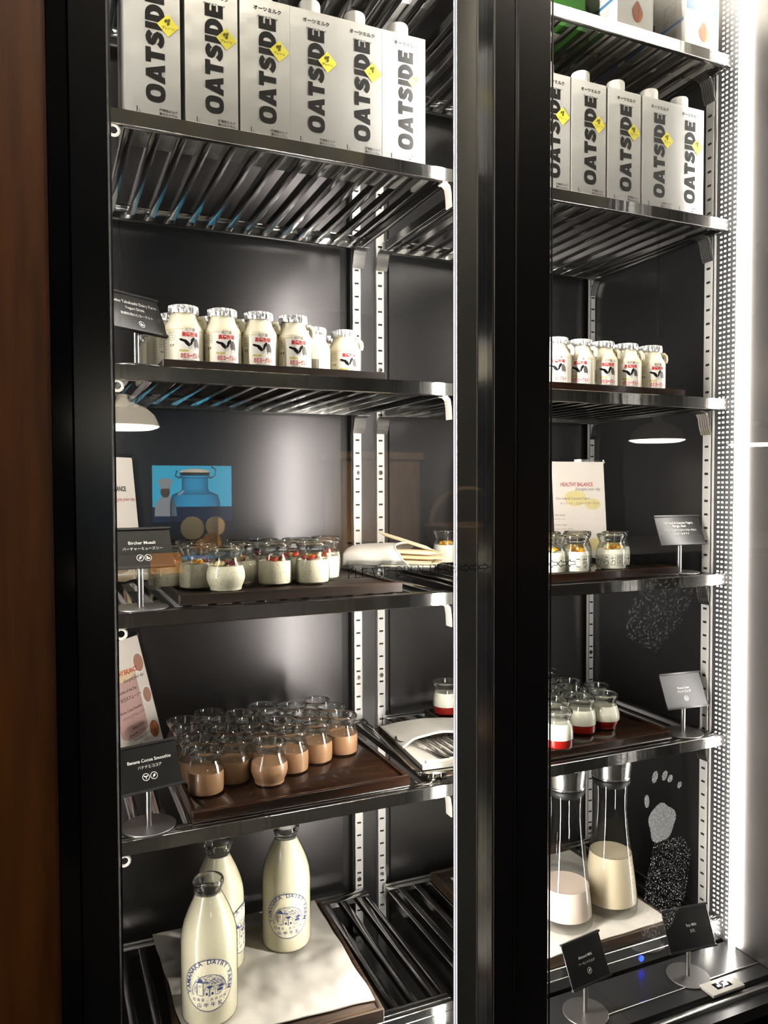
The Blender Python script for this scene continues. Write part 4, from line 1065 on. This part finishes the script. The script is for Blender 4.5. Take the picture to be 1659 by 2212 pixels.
# ------------------------------------------------------------------ menu holders
def menu(label, loc, rz, w_, h_, tilt, roll, draw, group='acrylic menu holders'):
    t = thing('menu_holder', label, 'menu holder', loc, rz, group)
    ca, sa = cos(tilt), sin(tilt); cr, sr = cos(roll), sin(roll)
    def pf(x, y, z):
        x, z = x*cr-z*sr, x*sr+z*cr
        return (x, y*ca+z*sa, z*ca-y*sa)
    d = MB(); d.bbox(-w_/2-.005, w_/2+.005, -.003, .003, 0, h_+.012, 'acrylic', .001, fn=pf)
    d.box(-w_/2-.005, w_/2+.005, .0, .05, 0, .003, 'acrylic'); d.build('acrylic_holder', t, smooth=False)
    d = MB()
    for x in (-w_/2-.001, w_/2+.001):
        for z in (.006, h_+.006): d.lathe([(.0030, -.0042), (.0030, .0042)], 'trim', 10, fn=lambda a, c, e, x=x, z=z: pf(x+a, e, z+c)); d.lathe([(0, -.0043), (.0030, -.0042)], 'trim', 10, fn=lambda a, c, e, x=x, z=z: pf(x+a, e, z+c))
    d.build('corner_screws', t)
    d = MB(); d.box(-w_/2, w_/2, -.0036, -.0031, .006, h_+.006, 'paper', fn=pf); o = d.build('menu_card', t, smooth=False)
    d = MB(); draw(d, lambda k: (lambda u, v: pf(u, -.0038-.0002*k, v)), w_, h_); d.build('card_print', o, smooth=False)
    return t
def dr_menu_cocoa(d, F, w_, h_):
    a, b_, c = F(0), F(1), F(2)
    x1 = w_/2
    for i, (u, v, r, mt) in enumerate(((x1-.016, h_-.040, .019, 'pink_dark'), (x1-.010, h_-.098, .016, 'beige'), (x1-.018, .042, .018, 'beige'))):
        disc2(d, a, min(u, x1-r*.9), v, r*.9, r, 'ink_white', 24); disc2(d, b_, min(u, x1-r*.9), v, r*.75, r*.82, ('pink_dark', 'pink_dark', 'almond_pic')[i], 20)
    rect2(d, a, -.050, x1-.033, .055, .150, 'pink_drink'); disc2(d, a, (x1-.083)/2, .055, (x1-.033+.050)/2, .012, 'pink_drink', 24); disc2(d, b_, (x1-.083)/2, .148, (x1-.033+.050)/2, .010, 'beige', 24)
    text(d, 'HEALTHY BALANCE', c, x1-.026, h_-.052, 'ink_red', wd=.078, h=.0085, al='r', bold=.02); text(d, 'Energize your day', c, x1-.012, h_-.066, 'ink_grey', wd=.060, al='r', shear=.3)
    for v, s_, u, ww in ((.118, 'Smoothie of the Day', -.030, .060), (.106, '本日のスムージー', -.020, .062), (.088, 'Banana Cocoa Smoothie', -.028, .062), (.077, 'バナナココアスムージー', -.022, .066)): text(d, s_, c, x1+u-.010, v, 'ink', wd=ww, al='r')
    for k, s_ in enumerate(('Banana   バナナ', 'Almond Milk   アーモンドミルク', 'Peanut Butter   ピーナツバター', 'Cocoa   ココア', 'Honey   ハチミツ')): text(d, s_, c, x1-(.045, .022, .016, .040, .034)[k], .058-.0095*k, 'ink', h=.0042, al='r')
def dr_menu_muesli(d, F, w_, h_):
    a, b_, c = F(0), F(1), F(2); x1 = w_/2
    disc2(d, a, x1-.045, .050, .044, .046, 'beige', 32); disc2(d, b_, x1-.048, .052, .038, .038, 'paper', 28); disc2(d, c, x1-.042, .058, .026, .024, 'pict_yel', 24); disc2(d, c, x1-.052, .030, .024, .012, 'pink_dark', 24)
    text(d, 'HEALTHY BALANCE', c, x1-.022, h_-.052, 'ink', wd=.074, h=.0085, al='r', bold=.02); text(d, 'Energize your day', c, x1-.003, h_-.070, 'ink_pink', wd=.058, al='r', shear=.3)
def dr_menu_chia(d, F, w_, h_):
    a, b_, c = F(0), F(1), F(2); x1 = w_/2
    for u, v, r in ((x1-.070, h_-.068, .020), (x1-.030, h_-.080, .014), (x1-.030, .028, .016), (x1-.075, .030, .012)): disc2(d, a, u, v, r*1.3, r*.8, 'pict_yel', 20)
    text(d, 'HEALTHY BALANCE', c, x1-.028, h_-.044, 'ink_pink', wd=.076, h=.0080, al='r', bold=.02); text(d, 'Energize your day', c, x1-.012, h_-.054, 'ink_grey', wd=.058, al='r', shear=.3)
    for v, s_, ww, u in ((h_-.072, 'Chia Seed & Coconut Yogurt', .080, -.036), (h_-.081, 'チアシード・ココナッツヨーグルト', .092, -.014)): text(d, s_, c, x1+u, v, 'ink_grey', wd=ww, al='r')
    for k, s_ in enumerate(('Chia Seeds', 'チアシード', 'Coconut Yogurt', 'ココナッツヨーグルト', 'Mango', 'マンゴー')): text(d, s_, c, -.060, h_-.103-.0085*k-.003*(k//2), 'ink_grey', h=.0040, al='l')
menu('menu card with a pink smoothie picture leaning behind the Banana Cocoa sign', (.0990, .2980, ZS[4]+.0006), R(52), .122, .200, R(15), 0, dr_menu_cocoa)
menu('menu card with a bowl picture leaning behind the Bircher Muesli sign', (.0600, .3000, ZS[3]+.0006), R(42), .115, .208, R(6), 0, dr_menu_muesli)
menu('menu card headed Healthy Balance behind the mango yogurt jars', (.938, .215, ZS[3]+.0158), R(-4), .122, .190, R(5), 0, dr_menu_chia)

# ------------------------------------------------------------------ straws in a napkin on a glass dish
t = thing('glass_dish', 'clear glass dish under the napkin with straws', 'dish', (.5330, .235, ZS[3]+.0156), R(-34))
d = MB(); d.bbox(-.078, .078, -.048, .048, 0, .003, 'acrylic', .001)
for x in (-.078, .0755): d.bbox(x, x+.0025, -.048, .048, .003, .014, 'acrylic', .0005)
for y in (-.048, .0455): d.bbox(-.0755, .0755, y, y+.0025, .003, .014, 'acrylic', .0005)
d.build('dish_body', t, smooth=False)
d = MB(); d.tube([(-.076, -.046, .0145), (.076, -.046, .0145), (.076, .046, .0145), (-.076, .046, .0145)], .0018, 'acrylic', 8, closed=True); d.build('rim', t)
def pocket(label, loc, rz, L, W_, H, open_x):
    """folded napkin pocket: a rounded sleeve closed at -x and open at +x with a rolled edge"""
    t = thing('napkin_pocket', label, 'napkin', loc, rz)
    d = MB(); nu, nv = 26, 36; vs = []; fs = []
    for i in range(nu+1):
        u = i/nu
        for j in range(nv):
            a = 2*pi*j/nv
            xx = -L/2+(L*.62)*u + (.012*sin(a*2)*u)
            g = min(1, .25+sqrt(max(0, 1-(1-min(1, u*3.2))**2))*.75)
            y = W_/2*cos(a)*(.92+.08*g); z = H/2*(1+math.copysign(abs(sin(a))**.75, sin(a))*g*(.80+.2*u)) if sin(a) > 0 else H/2*(1-abs(sin(a))**.6)*g+0
            z = max(0, z)*(1+.03*noise.noise(Vector((u*4, a, 2))))
            vs.append((xx, y, z))
    for i in range(nu):
        for j in range(nv): fs.append((i*nv+j, i*nv+(j+1) % nv, (i+1)*nv+(j+1) % nv, (i+1)*nv+j))
    fs.append(tuple(range(nv-1, -1, -1)))
    d.add(vs, fs, 'cloth')
    o = d.build('folded_cloth', t, ang=80)
    sm = o.modifiers.new('thick', 'SOLIDIFY'); sm.thickness = .0022; sm.offset = -1
    d = MB(); d.tube([vs[nu*nv+j] for j in range(nv)], .0016, 'cloth', 8, closed=True); d.build('rolled_edge', t)
    d = MB(); d.bbox(-L*.1, L*.46, -W_*.42, W_*.42, .0005, .004, 'cloth', .0012); d.build('lower_layer', t)
    return t
pocket('white napkin folded round the straws', (.5330, .236, ZS[3]+.0192), R(-34), .172, .092, .042, 1)
def straw(i, p0, p1, label):
    v = Vector(p1)-Vector(p0); L = v.length; mid = (Vector(p0)+Vector(p1))/2
    t = thing('wrapped_straw', label, 'straw', mid, 0, 'paper-wrapped straws in the napkin')
    t.rotation_euler = v.to_track_quat('X', 'Z').to_euler()
    d = MB(); n = 9; mt = 'straw' if i % 3 else 'straw_light'
    d.tube([(-L/2+L*k/n, 0, 0) for k in range(n+1)], [.0016]+[.0043]*(n-1)+[.0016], mt, 10, fn=lambda x, y, z: (x, y*1.25, z*.8)); d.build('paper_wrap', t)
    d = MB()
    for s_ in (-1, 1): d.bbox(min(s_*(L/2-.002), s_*(L/2+.006)), max(s_*(L/2-.002), s_*(L/2+.006)), -.0045, .0045, -.0004, .0004, 'straw_light', .0002)
    d.build('sealed_end', t)
    d = MB(); text(d, 'PAPER STRAW   PAPER STRAW   PAPER STRAW', lambda u, v_: (u, v_-.0012, .0036), 0, 0, 'ink_grey', wd=L*.7, h=.0016); d.build('print', t, smooth=False)
rng = random.Random(11)
zz = ZS[3]+.0192
ax = Vector((cos(R(-34)), sin(R(-34)), 0)); ay = Vector((-sin(R(-34)), cos(R(-34)), 0)); c0 = Vector((.5330, .236, zz))
spots = ((-.030, .030, .0085, .0085), (-.020, .032, .0085, .0085), (-.010, .034, .0085, .0085), (.000, .030, .0085, .0085), (.010, .034, .0085, .0085), (.020, .030, .0085, .0085), (.028, .034, .0085, .0085),
         (-.024, .034, .0170, .0165), (-.012, .040, .0175, .0170), (.002, .030, .0175, .0170), (.014, .038, .0175, .0170), (.024, .032, .0170, .0165), (-.018, .030, .0265, .0250), (-.006, .036, .0270, .0255), (.008, .034, .0265, .0245), (.018, .040, .0260, .0225))
for i, (y, xe, z0, z1) in enumerate(spots):
    yy = y+rng.uniform(-.004, .004)
    p0 = c0+ax*(-.040)+ay*(y*.8)+Vector((0, 0, z0+.0012)); p1 = c0+ax*(xe+.050)+ay*(yy*1.15)+Vector((0, 0, z1-.001))
    straw(i, p0, p1, 'paper-wrapped straw in the napkin, %s of the %s layer from the front' % ((ORD[i], 'lower') if i < 7 else (ORD[i-7], 'middle') if i < 12 else (ORD[i-12], 'upper')))
straw(30, c0+ax*(-.030)+ay*.036+Vector((0, 0, .056)), c0+ax*.070+ay*(-.006)+Vector((0, 0, .0300)), 'paper-wrapped straw standing out above the napkin edge')

# ------------------------------------------------------------------ cutlery on a silver tray
t = thing('silver_tray', 'oval-cornered silver tray holding spoons in a napkin', 'tray', (.5830, .142, ZS[4]+.0004), R(-5))
def rr_ring(hx, hy, rad, z, n=6):
    o = []
    for (sx, sy, a0) in ((1, -1, -90), (1, 1, 0), (-1, 1, 90), (-1, -1, 180)):
        for k in range(n+1):
            a = R(a0+90*k/n); o.append((sx*(hx-rad)+rad*cos(a), sy*(hy-rad)+rad*sin(a), z))
    return o
d = MB(); rings = [rr_ring(.082, .118, .020, .0), rr_ring(.086, .122, .022, .006), rr_ring(.091, .127, .025, .0105), rr_ring(.092, .128, .026, .0115), rr_ring(.090, .126, .025, .0118), rr_ring(.084, .120, .021, .0065), rr_ring(.080, .116, .019, .0020)]
n = len(rings[0]); vs = sum(rings, []); fs = [tuple(range(n-1, -1, -1)), tuple(range(6*n, 7*n))]
for j in range(6):
    for k in range(n): fs.append((j*n+k, j*n+(k+1) % n, (j+1)*n+(k+1) % n, (j+1)*n+k))
d.add(vs, fs, 'silver'); d.build('tray_body', t)
d = MB(); d.tube([tuple(p) for p in rr_ring(.092, .128, .026, .0118)], .0016, 'silver', 8, closed=True); d.build('beaded_edge', t)
t = thing('napkin_pocket', 'white napkin pocket holding the spoons on the silver tray', 'napkin', (.5860, .150, ZS[4]+.0030), R(-5))
d = MB(); n1, n2 = 30, 24; 
def sheet(d, f_top, f_bot, mat='cloth'):
    vs = []
    for lay in (f_bot, f_top):
        for j in range(n2+1):
            for i in range(n1+1): vs.append(lay(i/n1, j/n2))
    Q = (n1+1)*(n2+1); fs = []
    I = lambda l, i, j: l*Q+j*(n1+1)+i
    for j in range(n2):
        for i in range(n1): fs += [(I(1, i, j), I(1, i+1, j), I(1, i+1, j+1), I(1, i, j+1)), (I(0, i, j), I(0, i, j+1), I(0, i+1, j+1), I(0, i+1, j))]
    for i in range(n1): fs += [(I(0, i, 0), I(0, i+1, 0), I(1, i+1, 0), I(1, i, 0)), (I(0, i+1, n2), I(0, i, n2), I(1, i, n2), I(1, i+1, n2))]
    for j in range(n2): fs += [(I(0, 0, j+1), I(0, 0, j), I(1, 0, j), I(1, 0, j+1)), (I(0, n1, j), I(0, n1, j+1), I(1, n1, j+1), I(1, n1, j))]
    d.add(vs, fs, mat)
def low(u, v): return (-.074+.148*u, -.098+.208*v)
sheet(d, lambda u, v: (*low(u, v), .0085+.0012*noise.noise(Vector((u*4, v*5, 1)))), lambda u, v: (*low(u, v), .0005))
d.build('lower_layer', t, ang=80)
d = MB()
def topz(u, v):
    e = min(1, min(u, 1-u)*9, (1-v)*9); bul = sin(pi*min(1, max(0, u)))**.6
    return .0092+(.0200*bul*(.45+.55*(1-v)) )*sqrt(max(0, e))+.0016*noise.noise(Vector((u*5, v*4, 6)))
def tp(u, v): 
    y0 = -.012-.030*u+.012*sin(u*pi)
    return (-.077+.154*u, y0+(.113-y0)*v)
sheet(d, lambda u, v: (*tp(u, v), topz(u, v)+.0022), lambda u, v: (*tp(u, v), max(.0088, topz(u, v)-.001)))
d.build('upper_fold', t, ang=80)
d = MB(); d.tube([(*tp(i/24, 0), topz(i/24, 0)+.0012) for i in range(25)], .0022, 'cloth', 8); d.build('rolled_edge', t)
d = MB(); d.tube([(-.066+.010*i+.002*sin(i*2.2), -.092+.003*sin(i*1.7), .0110) for i in range(14)], .0030, 'cloth', 8); d.build('front_hem', t)
for i in range(7):
    x = -.048+.0145*i; y = -.012; a = R(4+i*2.0)
    L = .100
    t2 = thing('table_spoon', 'silver spoon handle in the napkin pocket, %s from the left' % ORD[i], 'spoon', (.586+x, .150+y-.020, ZS[4]+.0175), R(-5)+a*.6+(R(14) if i == 0 else 0), 'spoons in the napkin')
    d = MB(); pr = [(-.058, .0030), (-.054, .0052), (-.044, .0046), (-.025, .0032), (.0, .0024), (.030, .0024), (.040, .0030)]
    vs = []; fs = []
    for k, (yy, hw) in enumerate(pr): zc = -.0015+.0008*cos(k); vs += [(-hw, yy, zc), (0, yy, zc+.0012), (hw, yy, zc), (0, yy, zc-.0008)]
    for k in range(len(pr)-1):
        for q in range(4): fs.append((k*4+q, k*4+(q+1) % 4, k*4+4+(q+1) % 4, k*4+4+q))
    fs += [(3, 2, 1, 0), tuple(range(4*len(pr)-4, 4*len(pr)))]
    d.add(vs, fs, 'silver'); d.build('handle', t2)
    d = MB(); d.lathe([(0, -.4), (.6, -.3), (1, 0), (.97, .05), (.55, -.2), (0, -.28)], 'silver', 20, fn=lambda x_, y_, z_: (x_*.016, .058+y_*.022, z_*.008)); d.build('bowl', t2)

# ------------------------------------------------------------------ the breakfast counter opposite, mirrored in the glass
b = MB(); b.bbox(.02, 4.6, -2.95, -2.0, .90, .94, 'counter', .004); b.box(.06, 4.56, -2.91, -2.04, 0, .90, 'counter')
tag(b.build('buffet_counter'), 'long wooden buffet counter mirrored faintly in the fridge glass', 'counter')
t = thing('drink_dispenser', 'large glass jar with lemon slices mirrored in the left door', 'drink dispenser', (.470, -2.20, .985), 0)
d = MB(); d.lathe([(0, 0), (.082, 0), (.090, .012), (.092, .05), (.092, .21), (.084, .238), (.052, .252), (.048, .262), (.048, .300), (.056, .304), (.056, .312), (.046, .312)], 'dispenser_glass', 36); d.build('jar_glass', t, ang=50)
d = MB(); d.lathe([(0, .312), (.052, .312), (.056, .322), (.050, .330), (.02, .336), (0, .336)], 'ceramic', 30); d.build('lid', t)
d = MB(); d.tube([(.056, 0, .300), (.075, 0, .312), (.078, 0, .335), (.062, 0, .345)], .003, 'trim', 8); d.tube([(-.056, 0, .300), (-.072, 0, .310), (-.066, 0, .330)], .003, 'trim', 8); d.build('wire_clasp', t)
for k, (x, z, r_, mt, yy) in enumerate(((-.022, .115, .043, 'lemon', .06), (.066, .120, .036, 'lemon', .045), (.050, .060, .036, 'orange', .05), (.015, .045, .030, 'orange', .06))):
    d = MB(); d.lathe([(0, -.004), (r_, -.004), (r_, .004), (r_*.9, .0045), (0, .0045)], mt, 26, fn=lambda a, c, e, x=x, z=z, yy=yy: (x+a, yy+e, z+c)); d.build('fruit_slice', t)
b = MB(); b.bbox(.385, .555, -2.29, -2.11, .9405, .984, 'wood_dark', .003); tag(b.build('riser_block'), 'dark riser block under the lemon water jar', 'riser')
for i, (x, mt, lb) in enumerate(((.215, 'tofu', 'platter of pale cheese mirrored over the muesli sign'), (.345, 'cheese', 'brown platter of yellow cheese mirrored beside the muesli sign'))):
    t = thing('cheese_platter', lb, 'platter', (x, -2.06, .9405), 0, 'cheese platters on the counter')
    d = MB(); d.bbox(-.060, .060, -.035, .045, 0, .012, 'ceramic' if i == 0 else 'cab_wood', .003); d.build('platter', t)
    if i: 
        d = MB(); d.box(-.055, .055, -.030, -.026, .012, .075, 'orange'); d.build('back_board', t)
    for k in range(7):
        d = MB(); d.prism([(0, 0), (.020, 0), (.007, .018)], -.006, .006, mt, fn=lambda x_, y_, z_, k=k: (x_-.055+k*.015, y_+.020+.003*(k % 2), z_+.012)); d.build('cheese_wedge', t)
t = thing('drawer_cabinet', 'pale wooden cabinet mirrored behind the slotted rails', 'cabinet', (1.415, -2.72, .9405), 0)
d = MB(); d.bbox(-.20, .20, -.12, .12, 0, .44, 'cab_wood', .003); d.bbox(-.22, .22, -.13, .13, .44, .475, 'cab_wood', .003); d.build('carcass', t)
d = MB(); d.bbox(-.18, .18, .121, .128, .05, .40, 'cab_wood', .003); d.build('panel_door', t)
for i, (x, y) in enumerate(((1.85, -2.55), (2.42, -2.55))):
    t = thing('wicker_basket', ('wicker basket with a tall handle mirrored above the straws', 'wicker basket mirrored beside the door stile')[i], 'basket', (x, y, .9405), 0, 'wicker baskets on the counter')
    d = MB(); d.lathe([(0, 0), (.16, 0), (.19, .05), (.215, .12), (.21, .125), (.18, .05), (0, .012)], 'wicker', 36); d.build('basket_body', t)
    d = MB(); d.tube([(.20*cos(R(a)), .02*sin(R(a*2)), .10+.20*sin(R(a))) for a in range(0, 181, 12)], .012, 'wicker', 8); d.build('handle', t)
for i, (x, y, z) in enumerate(((.245, -2.6, 1.505), (3.10, -2.6, 1.507), (3.86, -2.6, 1.500))):
    t = thing('pendant_lamp', 'white pendant lamp mirrored ' + ('low in the left door near its frame', 'in the right door left of the LED strip', 'in the right door right of the LED strip')[i], 'pendant lamp', (x, y, z), 0, 'pendant lamps over the counter')
    d = MB(); d.lathe([(.150, 0), (.149, .004), (.128, .050), (.090, .080), (.040, .098), (.024, .104), (.024, .13), (0, .132)], 'lamp_white', 36); d.build('lamp_shade', t, ang=50)
    d = MB(); d.lathe([(0, -.014), (.120, -.013), (.146, -.004), (.148, .003), (0, .006)], 'lamp_glow', 36); d.build('bulb_diffuser', t)
    d = MB(); d.tube([(0, 0, .13), (0, 0, 2.7-z-.001)], .004, 'black', 8); d.build('cord', t)
